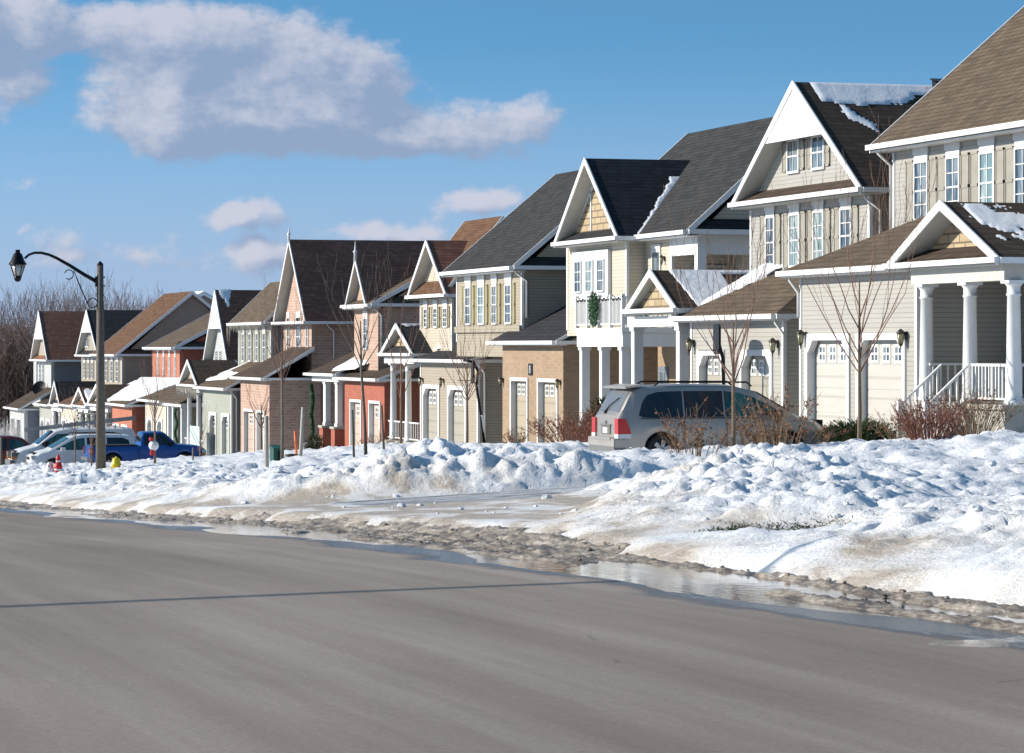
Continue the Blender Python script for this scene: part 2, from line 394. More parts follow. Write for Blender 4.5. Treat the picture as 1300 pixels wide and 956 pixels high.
def main_roof(T, Xe, ze, Xr, zr, yn, yf, roof, side=None, pent=True, lit=None):
    Xb = 2 * Xr - Xe; r = MB()
    slab(r, [(Xe, yn, ze), (Xe, yf, ze), (Xr, yf, zr), (Xr, yn, zr)], .14); slab(r, [(Xb, yn, ze), (Xr, yn, zr), (Xr, yf, zr), (Xb, yf, ze)], .14)
    T.part(r, 'roof', roof)
    for y, sg in ((yn, -1), (yf, 1)):
        f = MB()
        for X in (Xe, Xb): f.prism([(X, y + sg * .002, ze - .2), (X, y + sg * .002, ze + .02), (Xr, y + sg * .002, zr + .03), (Xr, y + sg * .002, zr - .24)], (0, sg * .045, 0))
        T.part(f, 'fascia', 'white')
    g = MB(); g.box(Xe - .13, Xe - .003, yn - .03, yf + .03, ze - .13, ze + .01); g.box(Xe, Xe + .55, yn + .01, yf - .01, ze - .19, ze - .145); T.part(g, 'gutter', 'white')
    if side:
        for y, sg in ((yn + .35, 1), (yf - .35, -1)): w = MB(); w.prism([(Xe + .45, y, ze - .2), (Xb - .45, y, ze - .2), (Xr, y, zr - .16 - .0)], (0, sg * .15, 0)); T.part(w, 'gable_wall', side)
    if pent:
        p = MB(); p.prism([(Xe + .5, yn + .34, ze + .38), (Xb, yn + .34, ze + .38), (Xb, yn - .02, ze + .06), (Xe + .1, yn - .02, ze + .06)], (0, 0, -.06)); T.part(p, 'skirt_roof', roof)
        g = MB(); g.box(Xe + .05, Xb, yn - .14, yn - .02, ze - .12, ze + .03); T.part(g, 'eave_gutter', 'white')
def hip_shed(T, Xe, ze, Xw, yn, yf, rise, roof, hipn=True, hipf=True, gut=True):
    run = Xw - Xe; a = yn + run if hipn else yn; b = yf - run if hipf else yf
    if b < a: a = b = (a + b) / 2
    z1 = ze + rise; r = MB()
    slab(r, [(Xe, yn, ze), (Xe, yf, ze), (Xw, b, z1), (Xw, a, z1)], .1)
    if hipn: slab(r, [(Xe, yn, ze), (Xw, a, z1), (Xw + .01, yn, ze)], .1)
    if hipf: slab(r, [(Xe, yf, ze), (Xw + .01, yf, ze), (Xw, b, z1)], .1)
    T.part(r, 'garage_roof', roof)
    g = MB(); g.box(Xe - .13, Xe - .003, yn - .02, yf + .02, ze - .12, ze + .015)
    g.box(Xe + .0, Xe + .45, yn + .02, yf - .02, ze - .16, ze - .105)
    g.box(Xe, Xw, yn - .125, yn - .003, ze - .12, ze + .012); g.box(Xe, Xw, yf + .003, yf + .125, ze - .12, ze + .012)
    if not hipn: g.prism([(Xe, yn - .05, ze - .1), (Xe, yn - .05, ze + .02), (Xw, yn - .05, z1 + .02), (Xw, yn - .05, z1 - .2)], (0, .045, 0))
    T.part(g, 'garage_gutter', 'white')
def shed_wall(T, X0, X1, y, z0, z1, t, mat):  # triangle wall filling under a rake
    m = MB(); m.prism([(X0, y, z0), (X1, y, z0), (X1, y, z1)], (0, t, 0)); T.part(m, 'gable_wall', mat)
def column(T, X, y, z0, z1, r=.15, sq=False):
    m = MB()
    if sq:
        m.box(X - r, X + r, y - r, y + r, z0, z1 - .12); m.box(X - r - .04, X + r + .04, y - r - .04, y + r + .04, z1 - .12, z1)
        m.box(X - r - .03, X + r + .03, y - r - .03, y + r + .03, z0, z0 + .16)
    else:
        m.lathe([(r * 1.35, z0), (r * 1.35, z0 + .08), (r * 1.12, z0 + .12), (r * 1.05, z0 + .3), (r * .86, z1 - .35), (r * 1.0, z1 - .34), (r * 1.0, z1 - .30), (r * .88, z1 - .29), (r * .9, z1 - .14), (r * 1.2, z1 - .08), (r * 1.25, z1 - .07)], (X, y, 0), 16)
        m.box(X - r * 1.3, X + r * 1.3, y - r * 1.3, y + r * 1.3, z1 - .07, z1)
    T.part(m, 'column', 'white')
def railing(T, p0, p1, h=.9, n=12, base=.1, mat='white', name='railing', r=.02):
    p0, p1 = Vector(p0), Vector(p1); m = MB(); d = p1 - p0; L = d.length
    hd = Vector((d.x, d.y, 0)); hd.normalize(); pr = Vector((-hd.y, hd.x, 0)) * .035
    m.obox(p0 + Vector((0, 0, h - .06)) - pr, d, pr * 2, (0, 0, .06)); m.obox(p0 + Vector((0, 0, base)) - pr, d, pr * 2, (0, 0, .05))
    for k in range(n):
        q = p0 + d * ((k + .5) / n); m.box(q.x - r, q.x + r, q.y - r, q.y + r, q.z + base + .04, q.z + h - .05)
    T.part(m, name, mat)
def roof_snow(T, p0, pu, pv, mask, nu=40, nv=24, th_=.045, name='roof_snow'):
    """thin irregular snow left on a roof plane; p0 corner, pu/pv edge vectors, mask(u, v) -> keep"""
    p0, pu, pv = Vector(p0), Vector(pu), Vector(pv); nm = pu.cross(pv).normalized()
    if nm.z < 0: nm = -nm
    m = MB(); cells = {(i, j) for i in range(nu) for j in range(nv) if mask((i + .5) / nu, (j + .5) / nv)}
    idx = {}
    def vid(i, j, top):
        k = (i, j, top)
        if k not in idx:
            ed = any((a, b) not in cells for a in (i - 1, i) for b in (j - 1, j))
            h = (.006 if ed else th_ * (.9 + .2 * noise.noise(Vector((i * .25, j * .25, 1.7))))) if top else .004
            jx = .2 * noise.noise(Vector((i * 1.7, j * 1.3, 5))); jy = .2 * noise.noise(Vector((i * 1.3, j * 1.9, 9)))
            idx[k] = len(m.v); m.v.append(tuple(p0 + pu * ((i + jx) / nu) + pv * ((j + jy) / nv) + nm * (h + .004)))
        return idx[k]
    up = pu.cross(pv).z > 0
    for (i, j) in cells:
        f = (vid(i, j, 1), vid(i + 1, j, 1), vid(i + 1, j + 1, 1), vid(i, j + 1, 1)); m.f.append(f if up else f[::-1]); m.smooth.append(True)
    if m.f: T.part(m, name, SNOWROOF)
def nmask(fn, seed=0.0, amp=.18, sc=5.0):
    def f(u, v):
        return fn(u, v) + amp * noise.fractal(Vector((u * sc + seed, v * sc * .9, seed)), 1.0, 2.0, 4) > 0
    return f

nsr = NT('roof_snow'); nsr.color(nsr.ramp(nsr.noise(nsr.pos(), 1.2, 6, .7), [(.3, (.76, .78, .82)), (.7, (.86, .87, .88))])); nsr.rough(.7)
nsr.bump(nsr.noise(nsr.pos(), 9, 5), .25, .04); SNOWROOF = nsr.m
# ------------------------------------------------------------------ the houses
ROW = None
def body(T, X, yn, yf, z0, z1, depth, mat, side=None, name='wall'):
    m = MB(); m.box(X, X + depth, yn, yf, z0, z1); T.part(m, name, mat)
def corner_boards(T, X, ys, z0, z1):
    for y in ys: m = MB(); m.box(X - .025, X + .07, y - .07, y + .07, z0, z1); T.part(m, 'corner_board', 'white')
def upper_windows(T, X, wins, yt, yb, nz=4, header=.3, sh='shutter', gls=None, nx=2, shw=.42, gap=None, fr='white'):
    """wins: pixel spans of the glazed openings, measured on plane X"""
    ym = yy(sum(wins[len(wins) // 2]) / 2, X) if gap is None else gap
    zt, zb = zz(yt, X, ym), zz(yb, X, ym)
    gp_ = [yy(wins[i][1], X) - yy(wins[i + 1][0], X) for i in range(len(wins) - 1)]
    if gp_ and sh: shw = min(shw, (min(gp_) - .23) / 2)
    for i, (a, b) in enumerate(wins):
        ya, yb_ = yy(b, X), yy(a, X)
        window(T, X, ya, yb_, zb, zt, nx, nz, fr, (gls[i] if gls else 'glass'), header)
        if sh:
            shutter(T, X, ya - .11 - shw, ya - .11, zb - .05, zt + .1, sh); shutter(T, X, yb_ + .11, yb_ + .11 + shw, zb - .05, zt + .1, sh)
def garage(T, Xg, yn, yf, z0, zt, depth, mat, doors, dtop, dmat, style='arch', trim='white', side=None, corner='white', nw=3):
    ys = [(yy(b, Xg + .1), yy(a, Xg + .1)) for a, b in doors]
    m = MB(); wall_holes(m, Xg, yn, yf, z0, zt, [(a, b, dtop) for a, b in ys])
    T.part(m, 'garage_front', mat)
    m = MB(); m.box(Xg + .02, Xg + depth, yn + .012, yn + .25, z0, zt - .01); m.box(Xg + .02, Xg + depth, yf - .25, yf - .012, z0, zt - .01); m.box(Xg + .45, Xg + .6, yn + .25, yf - .25, z0, zt - .02)
    T.part(m, 'garage_wall', side or mat)
    for a, b in ys: gdoor(T, Xg, a, b, z0 + .02, dtop, dmat, style, trim, nw)
    if corner: corner_boards(T, Xg, (yn + .05, yf - .05), z0, zt)
def porch_gable(T, Xf, X1, ap, fl, fr, fy, roof, zbeam_y=None, wall='shake', pent=False, Xw=None, tp=None):
    """Xf fascia plane; ap apex pixel, fl / fr foot pixels, fy foot pixel row at fr"""
    yf, yn = yy(fl, Xf), yy(fr, Xf); ze = zz(fy, Xf, yn); za = zz(ap[1], Xf, (yn + yf) / 2)
    front_gable(T, Xf, X1, yn, yf, ze, za, roof, wall, Xw or Xf + .3, pent=pent)
    return yn, yf, ze, za

# ---- nearest house
yf = yy(1016, 30.3); yn = yy(1164.5, 30.3); Xm = xx(1134, yf); zg = lawn_z(70)
T = H1 = Thing('house', 'pale greige house nearest the camera with round porch columns and khaki shingle roof', 'house', (Xm, 68, zg), 'houses along the snowy street')
ze = zz(345, 29.9, yf)
garage(T, 30.3, yn, yf, zg, ze - .1, Xm - 30.3 + .5, 'greige2', [(1031, 1081), (1096, 1152)], zz(431, 30.3, yy(1120, 30.3)), 'door_cream')
coach_lamp(T, 30.3, yf - .42, zz(431, 30.3, yf)); coach_lamp(T, 30.3, yn + .62, zz(431, 30.3, yn))
hip_shed(T, 29.9, ze, Xm, yn - .3, yf + .45, 1.5, 'sh_khaki', hipn=False)
downspout(T, 30.3, yf + .02, ze - 1.2, ze - .1)
zu = zz(185, Xm - .5, yf + .4)
body(T, Xm, 62.4, yf, zg, zu - .1, 10, 'greige'); corner_boards(T, Xm, (yf - .05,), zg + 2, zu - .15)
downspout(T, Xm, yf + .05, ze + .7, zu - .1, .42)
upper_windows(T, Xm, [(1163, 1178), (1203.5, 1218.5), (1246, 1262.5), (1291, 1308), (1337, 1355)], 207, 277.5, gls=['glass', 'glass', 'glass_teal', 'glass', 'glass'], gap=yy(1170, Xm), header=.36, shw=.5)
Xr = xx(1332, yf + .35); main_roof(T, Xm - .5, zu, Xr, zz(-19, Xr, yf + .35), 62.0, yf + .4, 'sh_khaki', 'greige')
# porch
yn2, yf2, zpe, zpa = porch_gable(T, 29.85, Xm + .3, (1198, 256), 1127.7, 1268, 327, 'sh_brown', wall='shake', pent=True, Xw=30.45)
m = MB(); m.box(30.1, 30.5, yn2 + .25, yn - .08, zpe - .5, zpe - .16); m.box(30.5, Xm, yn2 + .25, yn2 + .55, zpe - .5, zpe - .16); T.part(m, 'porch_beam', 'cream_trim')
zdk = zz(514, 30.4, 63.1)
for px in (1176.5, 1231.5, 1287): column(T, 30.32, yy(px, 30.32), zdk, zpe - .5, .17)
m = MB(); m.box(30.05, Xm + .1, yn2 + .1, yn - .4, zg - .6, zdk - .12); T.part(m, 'porch_base', 'concrete')
m = MB(); m.box(29.98, Xm, yn2 + .03, yn - .35, zdk - .12, zdk); T.part(m, 'porch_deck', 'concrete')
ya, yb = yy(1233, 30.3), yy(1284, 30.3)
railing(T, (30.3, yb, zdk), (30.3, ya, zdk), .92, 12); railing(T, (Xm - .1, ya + .6, zdk), (Xm - .1, yn - .3, zdk), .92, 8); railing(T, (30.3, yy(1180, 30.3), zdk), (Xm, yy(1180, 30.3), zdk), .92, 14)
railing(T, (30.25, yb, zdk), (Xm, yb - .0, zdk), .92, 14)
# steps with a sloping rail down towards the drive
m = MB()
for k in range(4): m.box(29.0 + .26 * k, 30.0, yy(1222, 30), yy(1190, 30), zg - .3, zg + .14 * (k + 1))
T.part(m, 'porch_steps', 'concrete')
for px in (1187, 1221):
    y = yy(px, 30); X0 = 29.1
    railing(T, (X0, y, zg + .12), (30.15, y, zdk), .9, 6); m = MB(); m.box(X0 - .06, X0 + .06, y - .06, y + .06, zg, zg + 1.1); T.part(m, 'rail_post', 'white')
m = MB(); y = yn2 + .8; m.box(Xm - .06, Xm - .003, y - .5, y + .5, zdk, zdk + 2.1); d = T.part(m, 'front_door', 'slate')
window(T, Xm, yn2 + 1.55, yn2 + 2.35, zdk + .8, zdk + 2.2, 2, 3)
roof_snow(T, (29.9, (yn2 + yf2) / 2 - .1, zpa - .05), (3.2, 0, 0), (0, -(yf2 - yn2) / 2 + .25, -(zpa - zpe) * .93), nmask(lambda u, v: .25 - abs(v - (.15 + u * .62)) * 1.5 + (.2 if .12 < u < .8 else -.4), 3.3, .45, 9), 60, 36)

# ---- second house: big front gable
Xg = 30.6; yn = yy(995.5, Xg); yf = yy(877.5, Xg); Xm = xx(1104.5, yn); yfu = yy(953, Xm); zg = lawn_z(79)
T = H2 = Thing('house', 'pale greige house with tall white-tipped gable and four shuttered windows, vent on its snowy ridge', 'house', (Xm, 82, zg), 'houses along the snowy street')
ze = zz(399, 30.2, yn - .3)
garage(T, Xg, yn, yf, zg, ze - .1, Xm - Xg + .4, 'greige2', [(893, 922), (947, 983)], zz(451, Xg, (yn + yf) / 2), 'door_khaki')
coach_lamp(T, Xg, yf - .25, zz(440, Xg, yf)); coach_lamp(T, Xg, yn + .45, zz(441, Xg, yn))
hip_shed(T, 30.2, ze, Xm, yn - .35, yf + .5, 1.55, 'sh_khaki')
downspout(T, Xg, yn - .1, zg, ze - .1)
X0 = Xm - .55; ya, yb = yy(1094, X0), yy(930, X0); zu = zz(238, X0, ya); zap = zz(104, X0, (ya + yb) / 2)
body(T, Xm, yn, yfu, zg, zu - .12, 10, 'greige'); body(T, Xm + .3, yn - .015, yn + .2, zg, zu - .13, 9.6, 'taupe', name='side_wall'); corner_boards(T, Xm, (yn + .05, yfu - .05), zg + 3, zu - .2)  # near side wall gets darker siding, its shade put into the colour
front_gable(T, X0, Xm + 10.5, ya, yb, zu, zap, 'sh_brown', 'greige2', X0 + .55, top_panel=.5)
upper_windows(T, Xm, [(974, 983.5), (1004, 1015), (1034.5, 1046), (1069, 1081)], 277, 339, gls=['glass', 'glass_teal', 'glass_teal', 'glass'], gap=yy(979, Xm), header=.34, shw=.42)
Xw = X0 + .55; zt, zb = zz(179, Xw, yy(1010, Xw)), zz(217, Xw, yy(1010, Xw))
for a, b in ((1001.5, 1014.5), (1032.5, 1046.5)):
    window(T, Xw, yy(b, Xw), yy(a, Xw), zb, zt, 2, 2, 'white', 'glass'); shutter(T, Xw, yy(a, Xw) + .1, yy(a, Xw) + .45, zb, zt); shutter(T, Xw, yy(b, Xw) - .45, yy(b, Xw) - .1, zb, zt)
downspout(T, Xm + .3, yn - .12, ze + 1.3, zu - .12, .5)
L = Vector((0, -(yb - ya) / 2, -(zap - zu))); ymid = (ya + yb) / 2
roof_snow(T, (X0 + .2, ymid, zap), (10.0, 0, 0), tuple(L * .8), nmask(lambda u, v: .20 - v + (.08 * sin(u * 11)) - (.3 if u < .03 else 0), 1.1, .10, 9), 110, 46)
roof_snow(T, (X0 + .2, ymid, zap), (10.0, 0, 0), tuple(L), nmask(lambda u, v: .07 - abs(u - (.02 + v * .25)) * 2.2 - abs(v - .36) * .55, 4.1, .05, 14), 120, 50)
vx = X0 + 4.2; vz = zap - .18; m = MB(); m.obox((vx, ymid - .25, vz + .02), (.75, 0, 0), (0, -.55, -.16), (0, .05, .3)); m.obox((vx - .06, ymid - .22, vz + .32), (.87, 0, 0), (0, -.66, -.10), (0, 0, .05)); T.part(m, 'roof_vent', 'black')
# porch with square posts and a shake gable
Xf = Xg - .45; yn2, yf2, zpe, zpa = porch_gable(T, Xf, Xm + .5, (827.4, 343), 795, 859, 391.5, 'sh_brown', wall='shake', Xw=Xf + .25)
m = MB(); zb_ = zpe - .2; m.box(Xg - .2, Xg + .15, yy(869, Xg), yy(804, Xg), zb_ - .32, zb_); m.box(Xg + .15, Xm, yy(806, Xg) - .15, yy(804, Xg), zb_ - .32, zb_); T.part(m, 'porch_beam', 'white')
for px in (809, 866.5): column(T, Xg, yy(px, Xg), zg + .5, zb_ - .32, .15, True)
m = MB(); m.box(Xg - .2, Xm, yf + .05, yy(804, Xg), zg - .4, zg + .5); T.part(m, 'porch_base', 'concrete')
railing(T, (Xg, yy(866, Xg), zg + .5), (Xg, yy(812, Xg), zg + .5), .95, 22)
roof_snow(T, (Xf + .25, (yn2 + yf2) / 2, zpa), (3.1, 0, 0), (0, -(yf2 - yn2) / 2, -(zpa - zpe)), nmask(lambda u, v: (.5 if (u > .1 + v * .05) else -1) - (.9 if u > .62 and .1 < v < .62 + (u - .62) * .5 else 0), 8.1, .2, 7), 90, 60, .045)
roof_snow(T, (Xf + .8, yy(868, Xg) - .4, zpe + .1), (2.4, .3, 1.35), (.35, -2.3, .02), nmask(lambda u, v: u * .55 + .25 - v * 1.1, 2.2, .12, 6), 40, 30, .07)
m = MB(); Xp = Xg - .03
for k in range(26):
    t = k / 25; y = lerp(yy(866, Xg), yy(812, Xg), t); z = zg + 1.4 - .22 * abs(sin(t * pi * 3))
    for q in range(5): m.tube([(Xp, y, z), (Xp - .1 * random.random(), y + random.uniform(-.1, .1), z + random.uniform(-.12, .12))], [.03, .01], 4)
T.part(m, 'garland', 'wreath')

# ---- third house: charcoal roof, balcony
Yc = 92.5; Xm = xx(886, Yc); Yl = yy(853, Xm); yfb = yy(720, 32.82); Xb = 32.82; ynb = yy(796, Xb); zg = lawn_z(97)
T = H3 = Thing('house', 'cream house with charcoal roof, shake gable and white balcony carrying a green wreath', 'house', (Xm, 98, zg), 'houses along the snowy street')
zu = zz(296, Xm - .5, Yl); zu2 = zz(301, Xb - .55, ynb); zfl = zz(418, Xb, ynb)
body(T, Xm, Yl, yfb - .1, zfl, zu - .1, 9, 'cream'); body(T, Xm + 2.2, Yc, Yl, zfl, zu - .1, 6.8, 'cream', name='side_wall'); body(T, 36.2, Yc, yfb - .1, zg, zfl, 6.2, 'brick_tan', name='lower_wall')
body(T, Xb, ynb, yfb, zfl - .2, zu2 - .1, 2, 'cream', name='bay_wall')
m = MB(); m.box(Xm, Xm + .3, Yc + .02, Yc + .32, zfl, zu - .1); m.box(Xm, Xm + .2, Yc + .3, Yl, zu - .75, zu - .1); m.box(Xm + .3, Xm + 2.3, Yc + .04, Yc + .2, zu - .75, zu - .1); m.box(Xm - .02, Xm + .08, Yl - .02, Yl + .16, zfl, zu - .1); T.part(m, 'loggia_post', 'white')
w = MB(); w.box(Xm + .7, Xm + 1.9, Yl - .06, Yl - .003, zfl + .5, zfl + 2.1); o = T.part(w, 'side_window', 'cream_trim'); g = MB().box(Xm + .86, Xm + 1.74, Yl - .08, Yl - .062, zfl + .62, zfl + 1.98); T.part(g, 'pane', 'glass_teal', o)
Xr = xx(873.5, 104.7); zr = zz(169.5, Xr, 104.7); main_roof(T, Xm - .5, zu, Xr, zr, Yc - .3, 104.7, 'sh_char', 'cream')
X0 = Xb - .55; ya, yb = yy(784.5, X0), yy(704.5, X0); ymid = (ya + yb) / 2; zap = zz(201, X0, ymid)
front_gable(T, X0, Xm + 4.6, ya, yb, zu2, zap, 'sh_black', 'shake', X0 + .55, boards=2)
corner_boards(T, Xb, (ynb + .05, yfb - .05), zfl, zu2 - .15)
# white three-light window box
Xv = Xb - .14; ya3, yb3 = yy(771.5, Xv), yy(726, Xv); m = MB(); m.box(Xv, Xb + .01, ya3, yb3, zz(372, Xv, ya3) - .4, zu2 - .35); T.part(m, 'window_box', 'white')
for a, b, gl in ((731, 738, 'glass'), (745, 753, 'glass_teal'), (759.5, 767, 'glass')): window(T, Xv, yy(b, Xv), yy(a, Xv), zz(369, Xv, ymid), zz(331, Xv, ymid), 2, 3, 'white', gl, fw=.05)
window(T, Xm, yy(838.5, Xm), yy(829.5, Xm), zz(352, Xm, 97), zz(321, Xm, 97), 1, 1, 'white', 'glass', header=.2)
coach_lamp(T, Xm, yy(844, Xm), zz(331, Xm, 96), .7)
# balcony
Xq = Xb - 1.1; yq0, yq1 = yy(789.5, Xq), yy(730, Xq); zq = zz(416.5, Xq, (yq0 + yq1) / 2)
m = MB(); m.box(Xq, Xb, yq0, yq1, zq - .16, zq); m.box(Xb, Xb + 1.6, yq0, ynb, zq - .16, zq); T.part(m, 'balcony_deck', 'white')
m = MB(); m.box(Xq + .05, Xb - .01, yq0 + .06, yq1 - .06, zq - .62, zq - .165); m.box(Xb - .01, Xb + 1.55, yq0 + .06, yq0 + .2, zq - .62, zq - .165); m.box(Xq + .03, Xq + .08, yq0 + .04, yq1 - .04, zq - .24, zq - .168); T.part(m, 'balcony_fascia', 'white')
railing(T, (Xq + .06, yq0 + .05, zq), (Xq + .06, yq1 - .05, zq), 1.02, 36, r=.021); railing(T, (Xq + .06, yq0 + .05, zq), (Xb + 1.5, yq0 + .05, zq), 1.02, 16, r=.018)
m = MB()
for k in range(5): y = lerp(yq0 + .05, yq1 - .05, k / 4); m.box(Xq + .0, Xq + .12, y - .05, y + .05, zq, zq + 1.1)
T.part(m, 'balcony_posts', 'white')
for y, X in ((yy(766.5 + 1, Xq + .2), Xq + .2), (yy(793, Xq + .25), Xq + .25), (yq1 - .3, Xq + .25)): column(T, X, y, zg + .6, zq - .62, .14, True)
m = MB(); yw = yy(757, Xq); zw = zz(389, Xq, yw)
for k in range(620):
    a = random.uniform(0, 2 * pi); rr = random.uniform(.05, .50); p = Vector((Xq - .04 - random.random() * .10, yw + cos(a) * rr * .85, zw - .1 + sin(a) * rr * 1.15)); d = Vector((random.uniform(-.6, 0), random.uniform(-1, 1), random.uniform(-1.2, .6))).normalized() * .1
    m.tube([p, p + d], [.022, .006], 4)
T.part(m, 'wreath', 'wreath')
m = MB()
for k in range(60):
    y = lerp(yq0, yq1, k / 59); z = zq + 1.04 - .1 * abs(sin(k * .7)); m.box(Xq - .0, Xq + .03, y - .02, y + .02, z - .05, z)
T.part(m, 'string_lights', 'black')
m = MB(); yd = yy(845, Xm); Xd = 36.2; yd = yy(843, Xd); m.box(Xd - .05, Xd - .003, yd - .5, yd + .5, zg + .5, zg + 2.6); o = T.part(m, 'front_door', 'slate'); T.part(MB().box(Xd - .07, Xd - .051, yd - .25, yd + .25, zg + 1.2, zg + 2.4), 'pane', 'glass', o)
L = Vector((0, -(yb - ya) / 2, -(zap - zu2)))
roof_snow(T, (X0 + .3, ymid, zap), (5.6, 0, 0), tuple(L), nmask(lambda u, v: .12 - abs(u - (.115 + (1 - v) * .50)) * 2.4 if v > .22 else -.2, 6.1, .05, 9), 130, 80, .045)
roof_snow(T, (X0 + 4.0, ymid, zap), (1.1, 0, 0), tuple(L * .09), nmask(lambda u, v: .3 - abs(u - .5), 2.1, .3, 6), 20, 8)
m = MB(); m.box(Xm - .6, Xm, yn2 * 0 + Yc + .2, Yl + 2, zg - .4, zg + .5); T.part(m, 'porch_base', 'concrete')

# ---- fourth house: charcoal roof, tan brick garage with plate 8
Xg = 33.2; yn = yy(715, Xg); yf = yy(638, Xg); zg = lawn_z(107); Xm = Xg + .45; ynu = yy(663, Xm); yfu = yy(580, Xm)
T = H4 = Thing('house', 'tan house with charcoal roof above a tan brick double garage carrying a black number plate', 'house', (Xm, 112, zg), 'houses along the snowy street')
ze = zz(433, Xg - .4, yn)
garage(T, Xg, yn, yf, zg, ze - .1, 9, 'brick_tan', [(653, 673), (687.5, 711)], zz(484, Xg, (yn + yf) / 2), 'door_tan', 'square', corner=None)
for px, py in ((636.5 + 2, 485), (711, 488)): coach_lamp(T, Xg, yy(px, Xg) - .05, zz(py, Xg, yy(px, Xg)), .8)
hip_shed(T, Xg - .4, ze, Xg + 5.2, yn - .3, yf + .5, 3.0, 'sh_black', hipn=False, hipf=False)
shed_wall(T, Xg + .1, Xg + 5.0, yn + .05, ze - .1, ze + 2.7, .15, 'tan')
m = MB(); yp = yy(674, Xg); zp = zz(469, Xg, yp); m.box(Xg - .03, Xg - .002, yp - .26, yp + .26, zp - .22, zp + .22); o = T.part(m, 'number_plate', 'black')
cu = None #; cu.body = '8'; cu.size = .36; cu.align_x = 'CENTER'; cu.align_y = 'CENTER'; cu.extrude = .004; t_ = bpy.data.objects.new('numeral', cu); C.objects.link(t_)
m = MB()
for zc_, r_ in ((zp + .075, .060), (zp - .06, .075)): m.tube([(Xg - .036, yp + r_ * cos(q * pi / 8), zc_ + r_ * sin(q * pi / 8)) for q in range(17)], .016, 5)
T.part(m, 'numeral', 'white', o) # = (Xg - .036 - Xm, yp - 112, zp - zg); t_.data.materials.append(M['white']); t_.parent = o; t_.scale = (1, 1, 1)
zu = zz(346, Xm - .5, yfu + .5)
body(T, Xm, ynu, yfu, ze - .6, zu - .1, 9, 'tan'); body(T, Xm + 5.5, yf, yfu, zg, ze, 3, 'brick_tan', name='lower_wall'); body(T, Xm + .25, ynu - .015, ynu + .2, ze - .5, zu - .12, 8.6, 'taupe', name='side_wall')  # shade of the near side wall is painted in as darker siding
corner_boards(T, Xm, (ynu + .05, yfu - .05), ze, zu - .2); downspout(T, Xm + .2, ynu - .1, ze + .9, zu - .1, .5)
upper_windows(T, Xm, [(592, 598), (608, 615), (625.5, 631), (642.5, 649.5)], 363, 409.5, gls=['glass', 'glass_teal', 'glass', 'glass'], gap=yy(640, Xm), header=.42, sh='shutter_tan', shw=.42)
m = MB(); m.box(Xm - .12, Xm - .003, ynu, yfu, zz(418, Xm, ynu) - .1, zz(415, Xm, ynu) + .06); T.part(m, 'skirt_trim', 'tan')
Xr = xx(707, yfu + .4); main_roof(T, Xm - .5, zu, Xr, zz(221, Xr, yfu + .4), ynu - .3, yfu + .5, 'sh_char', 'tan')

# ---- generic houses, farther along
def house(lab, g, Xg, Yn, zgy, gy, doors, dty, dmat, gmat, gside, gstyle, u, Yu, ey, umat, uside, wins, wy, gable=None, ridge=None, groof='sh_brown', uroof='sh_brown', gdepth=3.2,
          porch=None, porch_near=False, sh='shutter', ucorner=True, grise=1.3, dn=3, gls=None, gmat_w=None, udepth=9, top_panel=None, header=.34, corner='white', hipn=False, hipf=True, pent=True, tipwin=None, brickc=None):
    zg = lawn_z(zgy); yf = yy(g[0], Xg); yn = yy(g[1], Xg); Xm = xx(u[1], Yu); yfu = yy(u[0], Xm)
    T = Thing('house', lab, 'house', (Xm, (Yu + yfu) / 2, zg), 'houses along the snowy street'); ze = zz(gy, Xg - .4, yn)
    garage(T, Xg, yn, yf, zg, ze - .1, max(.8, Xm - Xg + .4) + (4 if Xm - Xg < 1 else 0), gmat, doors, zz(dty, Xg, (yn + yf) / 2), dmat, gstyle, side=gside, corner=corner, nw=dn)
    hip_shed(T, Xg - .4, ze, max(Xm, Xg + 2.0) + (3 if Xm - Xg < 1 else 0), yn - .3, yf + .4, grise, groof, hipn=hipn, hipf=hipf)
    zu = zz(ey, Xm - .5, Yu)
    body(T, Xm, Yu, yfu, zg, zu - .1, udepth, umat)
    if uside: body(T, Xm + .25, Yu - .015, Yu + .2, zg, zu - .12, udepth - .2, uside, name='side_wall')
    if ucorner: corner_boards(T, Xm, (Yu + .05, yfu - .05), ze, zu - .2)
    if wins: upper_windows(T, Xm, wins, wy[0], wy[1], gap=yy(sum(wins[-1]) / 2, Xm), sh=sh, header=header, gls=gls, shw=.3)
    if gable:
        ap, fl, fr, fy = gable; X0 = Xm - .5; ya, yb = yy(fr, X0), yy(fl, X0); zu2 = zz(fy, X0, ya)
        front_gable(T, X0, Xm + udepth + .5, ya, yb, zu2, zz(ap, X0, (ya + yb) / 2), uroof, gmat_w or umat, X0 + .48, top_panel=top_panel, pent=pent)
    if ridge:
        yr = yfu + .4; Xr = xx(ridge[0], yr); main_roof(T, Xm - .5, zu, Xr, zz(ridge[1], Xr, yr), Yu - .35, yr, uroof if not gable else ridge[2], uside or umat)
    if porch:
        ap, fl, fr, fy, cols, pr = porch; Xf = Xg - .35
        a, b, zpe, zpa = porch_gable(T, Xf, Xm + .2, ap, fl, fr, fy, pr, wall='shake' if gmat != 'sage' else 'tan2', Xw=Xf + .3, pent=True)
        m = MB(); m.box(Xg - .2, Xg + .1, a + .1, b - .1, zpe - .45, zpe - .17); T.part(m, 'porch_beam', 'white')
        for px in cols: column(T, Xg - .02, yy(px, Xg), zg + .55, zpe - .45, .15)
        m = MB(); m.box(Xg - .2, Xm + .02, a + .1, b - .1, zg - .3, zg + .55); T.part(m, 'porch_base', 'concrete')
        railing(T, (Xg, a + .2, zg + .55), (Xg, b - .2, zg + .55), .9, 14)
    T.info = dict(ze=ze, zg=zg, yn=yn, yf=yf, Xm=Xm, Xg=Xg, zu=zu, yfu=yfu, Yu=Yu)
    return T
